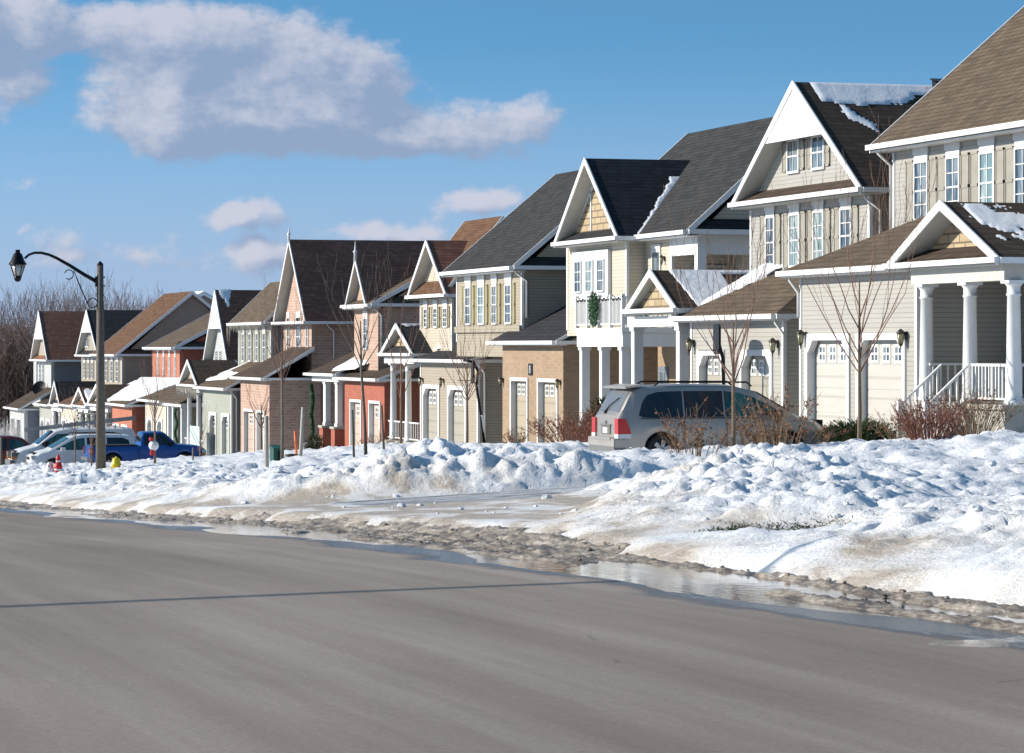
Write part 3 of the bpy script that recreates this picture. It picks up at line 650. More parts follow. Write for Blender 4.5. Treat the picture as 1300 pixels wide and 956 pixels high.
# fifth: beige garage, small front gable, brown roof behind
H5 = house('tan sided house with pale two-bay garage, snowy porch gable and rust brown main roof', (534, 607), 34.7, 122.6, 126, 457, [(541, 560), (573, 594)], 494, 'door_khaki', 'tan2', 'taupe', 'arch',
           (533.7, 574), 129, 373, 'cream', 'taupe', [(539.5, 543), (551.5, 555.5), (563.5, 568)], (392, 414), gable=(305, 517.5, 566.5, 373.5), ridge=(590, 281, 'sh_rust'), groof='sh_black', uroof='sh_dark', grise=2.0,
           porch=((501.5, 411), 483, 524, 449, (500, 519), 'sh_black'), sh='shutter_tan', udepth=10)
T = H5; I = T.info; Xf = I['Xg'] - .35
for px in (537, 563.5): coach_lamp(T, I['Xg'], yy(px, I['Xg']), zz(486, I['Xg'], 128), .9)
downspout(T, I['Xg'] + .3, I['yn'] - .1, I['zg'], I['ze'] - .1, .3)
shed_wall(T, I['Xg'] + .1, I['Xg'] + 4.5, I['yn'] + .03, I['ze'] - .1, I['ze'] + 1.6, .1, 'taupe')
y0 = yy(521, Xf); roof_snow(T, (Xf + .6, y0 - .4, I['ze'] + .35), (2.4, 0, .95), (1.0, -3.6, .35), nmask(lambda u, v: .32 - abs(v - .45) + u * .1 - v * .15, 5.5, .12, 6), 40, 36, .08)
roof_snow(T, (Xf + .2, yy(503, Xf), zz(411, Xf, 134)), (3.4, 0, 0), (0, -1.9, -1.25), nmask(lambda u, v: .09 - min(v * .9, abs(u - v * .5) * 1.2), 3.3, .09, 12), 60, 40, .06)
# sixth: red brick garage, pink brick gable
H6 = house('pink brick house with slim finial gable and red brick garage on a brick-pier porch', (437.7, 488), 34.9, 139.5, 143, 481, [(448, 461), (472, 485)], 511, 'door_peach', 'brick_red', 'brick_red', 'square',
           (449.8, 480), 143.2, 386, 'brick_pink', 'brick_pink', [(462.5, 467)], (405, 442), ridge=(595, 302, 'sh_khaki'), groof='sh_brown', uroof='sh_khaki', grise=1.9, sh=None, corner=None, dn=2, udepth=9, ucorner=False)
T = H6; I = T.info; X0 = I['Xm'] - .45
ya, yb = yy(465, X0), yy(438.5, X0); zf = zz(388, X0, ya); zt = zz(329, X0, (ya + yb) / 2); front_gable(T, X0, I['Xm'] + 2.5, ya, yb, zf, zt, 'sh_dark', 'brick_pink', X0 + .4, pent=False)
m = MB(); ym = (ya + yb) / 2; m.lathe([(.09, zt - .15), (.07, zt + .3), (.12, zt + .36), (.05, zt + .45), (.012, zz(306, X0, ym))], (X0 - .02, ym, 0), 8); T.part(m, 'finial', 'white')
body(T, I['Xm'] + .05, I['yfu'] - .1, yb - .3, I['zg'], zf, 6, 'brick_pink', name='bay_wall')
downspout(T, I['Xm'] + .2, I['Yu'] - .08, I['ze'] + 1.0, I['zu'] - .1, .4)
# brick pier porch on its far side
Xg = I['Xg']; zpe = zz(474, Xg - .4, yy(415, Xg)); yA, yB = yy(437, Xg), yy(402, Xg)
m = MB(); m.box(Xg - .25, Xg + .1, yA, yB, zpe - .4, zpe - .1); m.box(Xg + .1, Xg + 2.2, yB - .3, yB, zpe - .4, zpe - .1); T.part(m, 'porch_beam', 'white')
hip_shed(T, Xg - .5, zpe, Xg + 3.2, yA - .1, yB + .4, 2.0, 'sh_brown', hipn=False)
for px in (415, 430):
    y = yy(px, Xg); m = MB(); m.box(Xg - .3, Xg + .3, y - .4, y + .4, I['zg'], I['zg'] + 1.75); T.part(m, 'brick_pier', 'brick_red')
    m = MB(); m.box(Xg - .36, Xg + .36, y - .46, y + .46, I['zg'] + 1.75, I['zg'] + 1.86); T.part(m, 'pier_cap', 'concrete')
    column(T, Xg, y - .12, I['zg'] + 1.86, zpe - .4, .13, True); column(T, Xg, y + .22, I['zg'] + 1.86, zpe - .4, .11, True)
column(T, Xg + 2, yB - .2, I['zg'] + .4, zpe - .4, .13, True)
railing(T, (Xg - 1.2, yy(413, Xg), I['zg'] + .0), (Xg - .3, yy(413, Xg), I['zg'] + .4), .9, 5)
m = MB()
for k in range(70):
    t = k / 69; y = yB + .1 - .7 * abs(sin(t * 7)) * .6; z = lerp(zpe - .6, I['zg'] + .5, t)
    for q in range(4): m.tube([(Xg - .2, y, z), (Xg - .3 - .15 * random.random(), y + random.uniform(-.2, .2), z + random.uniform(-.12, .12))], [.045, .01], 4)
T.part(m, 'garland', 'wreath')
roof_snow(T, (Xg - .3, yy(428, Xg), zpe + .12), (3.3, 0, 1.75), (.7, -8.5, .28), nmask(lambda u, v: .35 - abs(v - .12 - u * .45) * 1.1, 5.2, .12, 5), 44, 50, .1)
# seventh: pink brick with steep gable, long ridge
H7 = house('pink brick house with long dark brown roof and steep finial gable, plain pink garage', (305.6, 342), 32.7, 155, 158, 480, [(312.5, 325), (329, 338)], 523, 'door_peach', 'brick_pink', 'brick_pink', 'square',
           (360, 395.7), 155.3, 407, 'brick_pink', 'brick_pink', [(365.5, 368), (377, 382), (389.5, 391.5)], (403, 452), gable=(304, 347.4, 388, 408), groof='sh_brown', uroof='sh_dark', grise=1.6, sh=None, corner=None, dn=2, udepth=11, ucorner=False, header=.25, pent=False)
T = H7; I = T.info; X0 = I['Xm'] - .5; ym = (yy(347.4, X0) + yy(388, X0)) / 2; zt = zz(304, X0, ym)
m = MB(); m.lathe([(.09, zt - .2), (.07, zt + .2), (.11, zt + .28), (.05, zt + .36), (.012, zz(289, X0, ym))], (X0 - .02, ym, 0), 8); T.part(m, 'finial', 'white')
downspout(T, I['Xm'] + 1.2, I['Yu'] - .08, I['ze'] + 1.0, I['zu'] - .1, .4)
m = MB(); m.box(I['Xm'] + 1.0, I['Xm'] + 1.25, I['Yu'] + 3.2, I['Yu'] + 3.5, zt - .9, zt - .2); T.part(m, 'roof_vent', 'white')
# eighth: sage siding
H8 = house('sage green house with four slim windows under a khaki roof hung with icicle lights', (258, 294), 32.5, 163.8, 166, 493, [(269, 277), (284.5, 293)], 527.5, 'door_sage', 'sage', 'slate', 'arch',
           (303, 344), 164, 409, 'sage', 'slate', [(308, 310.5), (316.5, 319), (325.5, 328), (334.5, 337.5)], (424, 458), ridge=(343.7, 358.5), groof='sh_khaki', uroof='sh_khaki', grise=1.4,
           porch=((238, 457), 226.5, 250.5, 489, (241, 253), 'sh_brown'), udepth=9)
T = H8; I = T.info; Xf = I['Xg'] - .3; roof_snow(T, (Xf + .3, yy(251, Xf) - .4, I['ze'] + .3), (2.5, 0, 1.0), (.6, -6.0, .2), nmask(lambda u, v: .3 - abs(v - .35) * .9 + u * .12, 7.5, .12, 5), 36, 40, .1)
roof_snow(T, (Xf + .2, yy(239, Xf), zz(457, Xf, 178)), (2.6, 0, 0), (0, -1.8, -.9), nmask(lambda u, v: .16 - v, 1.3, .08, 7), 36, 20)
m = MB()
for k in range(150):
    X = I['Xm'] - .62; y = lerp(I['Yu'] - .3, I['yfu'] + .4, random.random()); L = random.uniform(.1, .5) * (1 + (y > I['yfu'] - .6) * 1.5); m.tube([(X, y, I['zu'] - .08), (X, y + random.uniform(-.1, .1), I['zu'] - .08 - L)], .012, 3)
for k in range(160):
    X = Xf - .1; y = lerp(yy(251, Xf), yy(226, Xf), random.random()); z = zz(489, Xf, 175) - .05; L = random.uniform(.1, .8); m.tube([(X, y, z), (X, y + random.uniform(-.2, .2), z - L)], .012, 3)
T.part(m, 'icicle_lights', 'stakelight')
downspout(T, I['Xg'] + .3, I['yn'] - .1, I['zg'], I['ze'] - .1, .3)
# ninth: white gable
H9 = house('cream house with narrow white gable and small twin windows under a dark brown ridge', (185, 211), 32.6, 184.7, 186, 509, [(189.5, 195), (202, 208)], 534, 'door_khaki', 'cream', 'taupe', 'arch',
           (262, 288), 179, 456, 'paleblue', 'taupe', [(274.5, 276.5), (279.5, 281.5)], (446, 458), gable=(368, 258.5, 288.5, 458), groof='sh_khaki', uroof='sh_dark', grise=1.3, sh=None, udepth=12, top_panel=.45, header=0, pent=False)
T = H9; I = T.info
X0 = I['Xm'] - .5; roof_snow(T, (X0 + .2, (yy(258.5, X0) + yy(288.5, X0)) / 2, zz(368, X0, 182)), (2.6, 0, 0), (0, -3.0, -3.6), nmask(lambda u, v: .12 - abs(u - .1 - v * .25) * .8 - v * .35, 2.3, .05, 10), 40, 30)
for px in (216, 222, 233): column(T, I['Xg'], yy(px, I['Xg']), I['zg'] + .2, I['ze'] - .2, .15, True)
m = MB(); m.box(I['Xg'] - .3, I['Xm'], yy(236, I['Xg']), I['yn'], I['ze'] - .25, I['ze'] - .02); T.part(m, 'porch_beam', 'white')
m = MB(); slab(m, [(I['Xg'] - .4, yy(237, I['Xg']), I['ze'] + .03), (I['Xg'] - .4, I['yn'], I['ze'] + .03), (I['Xm'], I['yn'], I['ze'] + 1.3), (I['Xm'], yy(237, I['Xg']), I['ze'] + 1.3)]); T.part(m, 'porch_roof', 'sh_khaki')
m = MB()
for k in range(40):
    t = k / 39; y = yy(229, 32.6) + .35 * sin(t * 12)
    for q in range(4): z = I['ze'] - .4 - t * 2.2; m.tube([(I['Xg'] - .2, y, z), (I['Xg'] - .35, y + random.uniform(-.2, .2), z + random.uniform(-.15, .15))], [.05, .012], 4)
T.part(m, 'garland', 'wreath')
# tenth: orange-red brick
H10 = house('orange red brick house with four white-framed slots and low khaki roof', (142.6, 167.6), 31.9, 194, 197, 514, [(146, 153), (157, 164)], 541, 'door_peach', 'brick_orange', 'brick_red', 'square',
           (193.5, 228), 194.5, 441, 'brick_orange', 'brick_red', [(200.3, 201.6), (207.6, 208.9), (214.8, 216.1), (222, 223.3)], (453, 483), ridge=(290, 385), groof='sh_khaki', uroof='sh_khaki', grise=1.5,
           porch=((122, 488), 111, 134, 515, (127, 136), 'sh_brown'), sh=None, corner=None, udepth=12, header=.5, ucorner=False)
T = H10; I = T.info; Xf = I['Xg'] - .35
for px, py in ((265, 405), ): m = MB(); y = I['Yu'] + 2.2; m.tube([(I['Xm'] + 5.4, y, I['zu'] + 2.2), (I['Xm'] + 5.4, y, I['zu'] + 3.5)], .08, 8); T.part(m, 'vent_pipe', 'black')
m = MB(); m.obox((I['Xm'] + 2.8, I['Yu'] + 2.2, I['zu'] + 1.65), (.7, 0, .36), (0, .9, 0), (-.05, 0, .16)); T.part(m, 'roof_vent', 'black')
roof_snow(T, (Xf + .1, yy(118, Xf), I['ze'] + .02), (3.3, 0, 1.55), (.5, -16.0, .1), nmask(lambda u, v: .5 - abs(v - .35 - u * .1) * 1.1, 9.5, .08, 4), 34, 60, .12)
# eleventh: big brown slope
H11 = house('cream house under a big rust brown roof with grey gable side and paired slim windows', (78, 100), 32.1, 218.7, 219, 515, [(80.5, 86.5), (90, 96.5)], 535, 'door_cream', 'cream', 'taupe', 'arch',
           (125, 154.8), 211, 450, 'tan2', 'taupe', [(134.5, 136.5), (141.5, 143.5), (148, 150.5)], (459, 484), ridge=(208.8, 373), groof='sh_rust', uroof='sh_rust', grise=1.2,
           porch=((101, 492), 91, 110, 516, (103.5, 111, 118), 'sh_rust'), udepth=12)
T = H11; I = T.info; Xf = I['Xg'] - .35
roof_snow(T, (Xf + .2, yy(100, Xf), zz(493, Xf, 217)), (2.6, 0, 0), (0, -4.4, -1.25), nmask(lambda u, v: .3 - (.9 if v < .12 + u * .2 and u > .3 else 0), 9.5, .1, 5), 34, 30, .1)
m = MB()
for px in (103.5, 111, 118):
    for k in range(14):
        z = lerp(I['ze'] - .3, I['zg'] + .9, k / 13); y = yy(px, I['Xg']) + .22 * (-1) ** k
        for q in range(4): m.tube([(I['Xg'] - .25, y, z), (I['Xg'] - .3, y + random.uniform(-.3, .3), z + random.uniform(-.1, .1))], [.06, .02], 4)
T.part(m, 'garland', 'wreath')
# twelfth: white gable, black roof
H12 = house('cream house with white tipped narrow gable and black ridge, half behind the lamp post', (51, 67), 32.2, 233, 234, 514, [(53.5, 57.5), (61, 65)], 534, 'door_cream', 'greige', 'taupe', 'arch',
            (104, 122), 229, 451, 'tan2', 'taupe', [(107, 108.5), (112, 113.5), (117, 118.5)], (461, 480), gable=(393.5, 96.5, 124, 451), groof='sh_brown', uroof='sh_black', grise=1.2, top_panel=.5,
            porch=((69, 484), 62.5, 76, 515, (69.5, 77), 'sh_black'), udepth=12)
T = H12; I = T.info; Xf = I['Xg'] - .35
X0 = I['Xm'] - .5 + .48; ycc = (yy(96.5, X0) + yy(124, X0)) / 2; zc = zz(428, X0, ycc)
for s in (-1, 1): window(T, X0, ycc - .55 * s - .7, ycc - .55 * s - .0, zc - .7, zc + .6, 1, 2)
roof_snow(T, (Xf + .3, yy(68.5, Xf), zz(484, Xf, 236)), (5.0, 0, 0), (0, -2.6, -1.7), nmask(lambda u, v: .3 - (.8 if u < .05 + v * .2 else 0) - (.7 if u > .7 and v < .2 else 0), 3.5, .12, 5), 34, 30, .1)
# thirteenth: last house in the row, pale blue
H13 = house('pale blue house with slate side wall and dark brown ridge, last one in the row', (13, 30.5), 31.1, 241, 245, 519, [(16, 20), (23.5, 28)], 532, 'door_cream', 'paleblue', 'slate', 'square',
            (43, 65), 241.5, 455, 'paleblue', 'slate', [(46.5, 48), (50.5, 52), (54.5, 56)], (462, 486), gable=(395, 39, 60, 457), groof='sh_brown', uroof='sh_dark', grise=1.6, top_panel=.42, udepth=12, sh=None, pent=True, gmat_w='tan2', hipf=False)
T = H13; I = T.info
m = MB(); y = yy(52, I['Xm'] - .5); z = zz(493, I['Xm'] - .6, y); c = Vector((I['Xm'] - .6, y, z)); ax = Vector((-.5, -.75, .45)).normalized(); a = ax.orthogonal().normalized(); b = ax.cross(a)
rings = [(0, 0), (.35, .04), (.6, .12)]; o = len(m.v)
for r_, h_ in rings:
    for k in range(16): t = k * pi / 8; m.v.append(tuple(c + (a * cos(t) + b * sin(t)) * r_ + ax * h_))
for i in range(2):
    for k in range(16): m.f.append((o + i * 16 + k, o + i * 16 + (k + 1) % 16, o + (i + 1) * 16 + (k + 1) % 16, o + (i + 1) * 16 + k)); m.smooth.append(True)
m.tube([c, c + Vector((.5, .1, -.6))], .05, 6); m.tube([c, c + ax * .7], .02, 5); T.part(m, 'satellite_dish', 'black')
# a house of the street behind, only its snow roof shows
T = Thing('house', 'house on the next street whose snow covered roof shows behind the brown gable', 'house', (72, 262, lawn_z(262)))
X_, Y_ = xx(262, 262), 262; zt = zz(371.5, X_, Y_); body(T, X_ - 6, Y_, Y_ + 9, lawn_z(262), zt - 3.4, 12, 'taupe'); main_roof(T, X_ - 6.3, zt - 3.3, X_ - .3, zt, Y_ - .4, Y_ + 9.4, 'sh_char', 'taupe')
m = MB(); m.obox((X_ - 6.25, Y_ - .3, zt - 3.27), (5.95, 0, 3.27), (0, 9.6, 0), (0, 0, .12)); m.obox((X_ - .3, Y_ - .3, zt + .02), (5.5, 0, -3.05), (0, 9.6, 0), (0, 0, .12)); T.part(m, 'roof_snow', SNOWROOF)
# ------------------------------------------------------------------ ground, road, slush and snow
def grid_mesh(name, xs, ys, hf, mat, col=None, smooth=True):
    nx, ny = len(xs), len(ys); vs = []; cols = []
    for y in ys:
        for x in xs:
            r = hf(x, y)
            if col: vs.append((x, y, r[0])); cols.append(r[1])
            else: vs.append((x, y, r))
    fs = [(j * nx + i, j * nx + i + 1, (j + 1) * nx + i + 1, (j + 1) * nx + i) for j in range(ny - 1) for i in range(nx - 1)]
    me = bpy.data.meshes.new(name); me.from_pydata(vs, [], fs); me.materials.append(mat)
    if smooth: me.polygons.foreach_set('use_smooth', [True] * len(fs))
    if col:
        at = me.attributes.new('dirt', 'FLOAT', 'POINT'); at.data.foreach_set('value', cols)
    me.update(); o = bpy.data.objects.new(name, me); C.objects.link(o); o['kind'] = 'structure'; return o
def geo(a, b, n): return [a * (b / a) ** (i / (n - 1)) for i in range(n)]
def lin(a, b, n): return [a + (b - a) * i / (n - 1) for i in range(n)]
N = lambda x, y, z=0.0: noise.noise(Vector((x, y, z)))
FR = lambda x, y, z=0.0, o=5, h=.9: noise.fractal(Vector((x, y, z)), h, 2.1, o)
# far ground
n = NT('snow_field'); f = n.noise(n.pos(), .15, 5)
n.color(n.ramp(f, [(.3, (.74, .76, .80)), (.7, (.84, .85, .87))])); n.rough(.8); MG = n.m
ys = [-60, -30, 0, 20, 40, 60, 80, 100, 130, 160, 200, 250, 320, 400, 600, 900, 1500]
grid_mesh('snowy_ground', [-900, -300, -80, -16, -15.5, 7.2, 9.5, 12, 20, 28.6, 34, 60, 120, 300, 1000], ys, lambda x, y: ground_z(max(x, 0), y) - (.16 if x < 29 else .02) + (.8 if x < -16 else 0), MG)
# asphalt
n = NT('asphalt'); p = n.pos(); x, y, z = n.sep(p)
st = n.noise(n.comb(n.math('MULTIPLY', x, 1.5), n.math('MULTIPLY', y, .05), 0.0), 1.0, 6, .6); fine = n.noise(p, 34, 6, .85); patch = n.noise(n.mapped(p, (.5, .09, 1)), 1.0, 4, .6)
base = n.ramp(st, [(.30, (.272, .222, .182)), (.50, (.335, .278, .232)), (.70, (.425, .362, .31))])
base = n.mix(.6, base, n.ramp(patch, [(.38, (.72, .71, .70)), (.62, (1.05, 1.05, 1.06))]), 'MULTIPLY'); base = n.mix(.75, base, n.ramp(fine, [(.34, (.62, .62, .62)), (.66, (1.12, 1.12, 1.12))]), 'MULTIPLY')
crk = n.node('ShaderNodeTexVoronoi'); crk.feature = 'DISTANCE_TO_EDGE'; crk.inputs['Scale'].default_value = .22
n.link(n.mapped(p, (1.0, .55, 1)), crk.inputs['Vector']); wob = n.noise(p, 2.5, 4)
ck = n.math('LESS_THAN', n.math('ADD', crk.outputs['Distance'], n.math('MULTIPLY', n.math('SUBTRACT', wob, .5), .05)), -.004)
base = n.mix(n.math('MULTIPLY', ck, .25), base, (.05, .045, .04))
# wet band beside the slush
wet = n.math('SMOOTHSTEP' if False else 'MULTIPLY', n.math('ADD', n.math('SUBTRACT', x, 7.02), n.math('MULTIPLY', n.math('SUBTRACT', n.noise(n.comb(x, n.math('MULTIPLY', y, .22), 0.0), 1.3, 5, .65), .5), 2.1)), 3.0, True)
wetc = n.math('MULTIPLY', wet, 1.0)
base = n.mix(wetc, base, (.10, .095, .09)); n.color(base)
n.rough(n.math('SUBTRACT', .82, n.math('MULTIPLY', wetc, .60))); n.bump(fine, .12, .006); n.b.inputs['Specular IOR Level'].default_value = .25; MA = n.m
grid_mesh('road', lin(-15.5, 6, 24) + lin(6.1, 7.9, 26), [-30, -10, 0, 5] + lin(8, 70, 80) + lin(72, 260, 60), lambda x, y: road_z(y) + .004 - .0006 * (x + 4) ** 2 * .2 + (.0017 * FR(x * .9, y * .22, 2, 4) * sm(x, 5, 6.8)), MA)
# water in the gutter
n = NT('melt_water'); n.color((.035, .04, .045)); n.rough(n.ramp(n.noise(n.mapped(n.pos(), (2, .4, 1)), 1.2, 4), [(.4, (.015,) * 3), (.6, (.09,) * 3)])); n.b.inputs['IOR'].default_value = 1.33; n.bump(n.noise(n.mapped(n.pos(), (5, 2.5, 1)), 2.2, 4), .10, .02)
n.b.inputs['Specular IOR Level'].default_value = .75; MW = n.m
def weave(y): return .16 * FR(y * .09, 3.3, 0, 3) + .05 * N(y * .9, 8.1)
def wz(y): return road_z(y) - .0119
pts = lin(6, 70, 260) + lin(72, 230, 80); v = []; fcs = []
for i, y in enumerate(pts):
    a = 6.5; v += [(a, y, wz(y)), (9.9, y, wz(y))]
    if i: fcs.append((2 * i - 2, 2 * i - 1, 2 * i + 1, 2 * i))
me = bpy.data.meshes.new('meltwater'); me.from_pydata(v, [], fcs); me.materials.append(MW); o = bpy.data.objects.new('meltwater', me); C.objects.link(o); o['kind'] = 'structure'
# slush
def slush_h(x, y):
    e = weave(y); t = x - 7.62 - e; base = road_z(y)
    pud = sm(.5 + 1.6 * N(y * .10, 4.4) + (.35 if 20 < y < 36 else -.5), 0, 1)       # where melt water stands between the ruts
    h = -.05 + .085 * sm(t, 0, .3) + .07 * sm(t, .9, 2.0)
    rut = .075 * (exp(-((t - .62) / .17) ** 2) + exp(-((t - 1.25) / .15) ** 2)) * (1 if y < 25 else .5)
    n1 = FR(x * 2.6, y * .42, 1.0, 6, .7); n2 = FR(x * 9, y * 5, 2.0, 4, .6)
    h += .026 * n1 + (.024 * n2 + .020 * FR(x * 5, y * 2.2, 6, 5, .5)) * sm(t, .05, .5) - rut - pud * .085 * exp(-((t - .45) / .42) ** 2)
    h -= .02
    if t < 0: h = -.08 + t * .1
    return base + h, max(0, min(1, .55 + .5 * n1 - .2 * sm(t, 1.2, 2.2)))
n = NT('slush'); p = n.pos(); at = n.node('ShaderNodeAttribute'); at.attribute_name = 'dirt'
g1 = n.noise(n.mapped(p, (3, .8, 3)), 1.9, 8, .8); g2 = n.noise(n.mapped(p, (1.5, .8, 1.5)), 12, 7, .75)
mixf = n.math('ADD', n.math('MULTIPLY', g1, .75), n.math('MULTIPLY', g2, .35))
cc = n.ramp(mixf, [(.42, (.06, .045, .033)), (.51, (.19, .145, .105)), (.57, (.40, .33, .255)), (.66, (.72, .66, .58))])
xs_ = n.sep(p)[0]; tt = n.math('DIVIDE', n.math('SUBTRACT', xs_, 8.0), 1.5, True)
n.color(n.mix(n.math('MULTIPLY', tt, .22), n.mix(n.math('MULTIPLY', at.outputs['Fac'], .25), cc, (.12, .10, .08)), (.62, .545, .45))); n.rough(n.ramp(mixf, [(.42, (.25,) * 3), (.6, (.7,) * 3)])); n.bump(g2, .8, .03); MS = n.m
grid_mesh('slush', lin(7.5, 10.4, 74), lin(7, 45, 800) + lin(45.2, 90, 240) + lin(92, 230, 160), slush_h, MS, True)
# lawn snow with ploughed banks
DRIVES = [(43.6, 47.2), (68.2, 75.2), (78.2, 84.5), (107, 113), (124, 131), (134.5, 148), (157, 170), (186, 192)]
def drive(Y):
    d = 0
    for a, b in DRIVES: d = max(d, sm(Y, a - .5, a + .6) * (1 - sm(Y, b - .6, b + .5)))
    return d
BANKS = [(49.6, .45, 1.9), (53.5, .1, 1.6), (77, .75, 1.2), (64.5, .12, 2.2), (88, .5, 2), (98, .45, 3), (105, .5, 1.5), (116, .45, 2), (121.5, .5, 1.5), (133, .45, 1), (151, .5, 2), (60, .2, 3), (41.0, .15, 1.8)]
MND = [(15.6, 40.3, .25, 1.6, 2.0), (12.6, 33.0, .38, 1.3, 2.6), (14.6, 50.2, .30, 2.1, 1.3), (12.0, 49.5, .25, 1.7, 2.4), (11.8, 69.5, .5, 1.5, 4.5), (12.4, 79.5, .38, 1.6, 2.6), (21.8, 76.3, .55, 1.7, 1.3), (18.6, 58.5, .1, 1.8, 1.6), (14.6, 49.2, .32, 1.6, 1.1),
       (12.0, 22.6, .30, 1.2, 2.6), (16.8, 35.6, .30, 2.6, 1.4), (22.5, 50.5, .35, 3.5, 1.3), (25.5, 47.3, .3, 3.0, 1.0), (12.6, 95, .45, 1.6, 5), (12.5, 112, .45, 1.6, 5), (13, 130, .5, 1.6, 5), (24.0, 96, .5, 2.2, 1.8), (23, 88, .35, 2, 2)]
def snow_h(x, y):
    g = ground_z(x, y); d = drive(y) * sm(x, 9.8, 11.5) if x > 9 else 0
    fl = 4.4 * sm(y, 29.5, 42) * (1 - sm(y, 47, 50)); sh_ = .55 * sm(y, 38, 60) + .6 * (1 - sm(y, 24.5, 29)); e = sm(x + sh_ - fl * .8 + .55 * FR(y * .35, 6.6, 0, 4), 9.25, 10.7); K = table([(14, .25), (26, .42), (32, .70), (38, .72), (44, .50), (50, .60), (54, .30), (60, .22), (66, .50), (74, .50), (80, .25), (110, .15), (300, .3)], y); KB = table([(0, .3), (45, .32), (56, .34), (72, .34), (79, .22), (90, .18), (110, .24), (300, .25)], y)
    ridge = K * .58 * exp(-((x - fl - 11.6 + .7 * (1 - sm(y, 24.5, 29)) - .5 * N(y * .15, 1.2)) / 1.35) ** 2) * (.35 + 1.25 * max(0, .25 + FR(y * .17, 1.9, 0, 3))) * (1 - drive(y))
    ridge *= 1 - .9 * exp(-((y - 25.3) / 2.1) ** 2) * (1 if y > 22 else .8)
    fade = sm(x, 10, 13) * (1 - sm(x, 23.5, 27.5)); b = 0
    for yb, a, s in BANKS:
        if abs(y - yb) < 4 * s: b = max(b, a * exp(-((y - yb) / s) ** 2))
    h = .10 * e + ridge + KB * 1.2 * b * fade * (.7 + .6 * FR(x * .35, y * .35, 7, 3))
    for mx, my, a, sx, sy in MND:
        if abs(x - mx) < 3 * sx and abs(y - my) < 3 * sy: h += (.55 if my < 60 else .42) * a * exp(-((x - mx) / sx) ** 2 - ((y - my) / sy) ** 2)
    if x > 27: h *= 1 - .6 * sm(x, 27, 31)
    big = FR(x * .33, y * .30, 21, 3, .8); h = max(.02, h + .22 * big * e * sm(x, 10.5, 12.5) * (1 - sm(x, 21, 26)) * (1 - sm(y, 60, 76)))
    rough = min(1.0, .30 + h * 1.1) * e * .66
    l1 = FR(x * .8, y * .8, 3, 5, .75); rg = 1 - abs(noise.noise(Vector((x * 1.15, y * 1.0, 12)))) * 2.2; l2 = FR(x * 2.6, y * 2.6, 8, 4, .7)
    l3 = FR(x * 6, y * 6, 2, 3, .6) if y < 75 else 0
    vd = noise.voronoi(Vector((x * 2.1, y * 1.9, .5)))[0]; vp = noise.voronoi(Vector((x * 2.1, y * 1.9, .5)))[1][0]; clod = .42 * sm(vd[1] - vd[0], .04, .30) * (.5 + .5 * sin(vp.x * 91.7 + vp.y * 47.3))
    vd2 = noise.voronoi(Vector((x * 5.2, y * 4.8, 4.5)))[0]; vp2 = noise.voronoi(Vector((x * 5.2, y * 4.8, 4.5)))[1][0]; clod2 = .40 * sm(vd2[1] - vd2[0], .04, .35) * (.5 + .5 * sin(vp2.x * 77.7 + vp2.y * 57.3))
    fx = noise.voronoi(Vector((x * 1.35, y * 1.2, 9.5)))[0][0]; foot = -.09 * exp(-(fx / .16) ** 2) * (1 if x > 12.5 else .4)
    dd = 1 - .97 * d
    h = h * dd + rough * dd * (.21 * l1 + .10 * max(0, rg) + .13 * l2 + .045 * l3 + .34 * clod + .24 * clod2) + foot * dd * e + d * .012 * FR(x * 2, y * 5, 3, 3)
    if d > .5: h = min(h, .05 + .03 * N(x * .5, y * 3)) 
    near = 1 - sm(x - fl, 10.2, 12.8 + .8 * N(y * .4, 2.2)); dirt = near * (.26 + .8 * FR(x * .9, y * .5, 5, 4)) + (1 - e) * (.62 + .6 * FR(x * 2, y * .8, 1, 4)) * (1 - .35 * sm(y, 44, 60)) * (.55 + .45 * sm(y, 25, 31)) + .25 * max(0, FR(x * .3, y * .3, 9, 3) - .15)
    gp = min(1, 1.25 * exp(-((x - 10.5) / .62) ** 2 - ((y - 26.1) / 1.5) ** 2))
    edge = -.17 * (1 - sm(x + sh_ + .3 * FR(y * .8, 2.6, 0, 4), 8.95, 9.6))
    return g + h * (1 - gp) - gp * .03 + edge, max(-1.0 if d > .6 and x > 10 else 0, min(1, dirt)) if not (d > .6 and x > 10) else -d
n = NT('snow'); p = n.pos(); at = n.node('ShaderNodeAttribute'); at.attribute_name = 'dirt'; a = at.outputs['Fac']
w1 = n.noise(p, 2.2, 6, .6); white = n.ramp(w1, [(.3, (.86, .87, .89)), (.7, (.93, .935, .94))])
g1 = n.noise(n.mapped(p, (1.2, 1, 2)), 2.0, 8, .7)
df = n.ramp(n.math('ADD', n.math('MULTIPLY', a, .9), n.math('MULTIPLY', n.math('SUBTRACT', g1, .5), .9)), [(.10, (0, 0, 0)), (.75, (1, 1, 1))])
col = n.mix(n.math('MULTIPLY', df, .58), white, (.66, .56, .44))
br = n.ramp(n.math('ADD', a, n.math('MULTIPLY', n.math('SUBTRACT', n.noise(n.mapped(p, (3, 1, 3)), 2.4, 8, .75), .5), 1.3)), [(.70, (0, 0, 0)), (1.0, (1, 1, 1))]); col = n.mix(n.math('MULTIPLY', br, .8), col, (.42, .34, .255))
grit = n.math('MULTIPLY', n.math('GREATER_THAN', n.noise(p, 26, 2), .66), n.math('GREATER_THAN', a, .12)); col = n.mix(n.math('MULTIPLY', grit, .35), col, (.30, .24, .18))
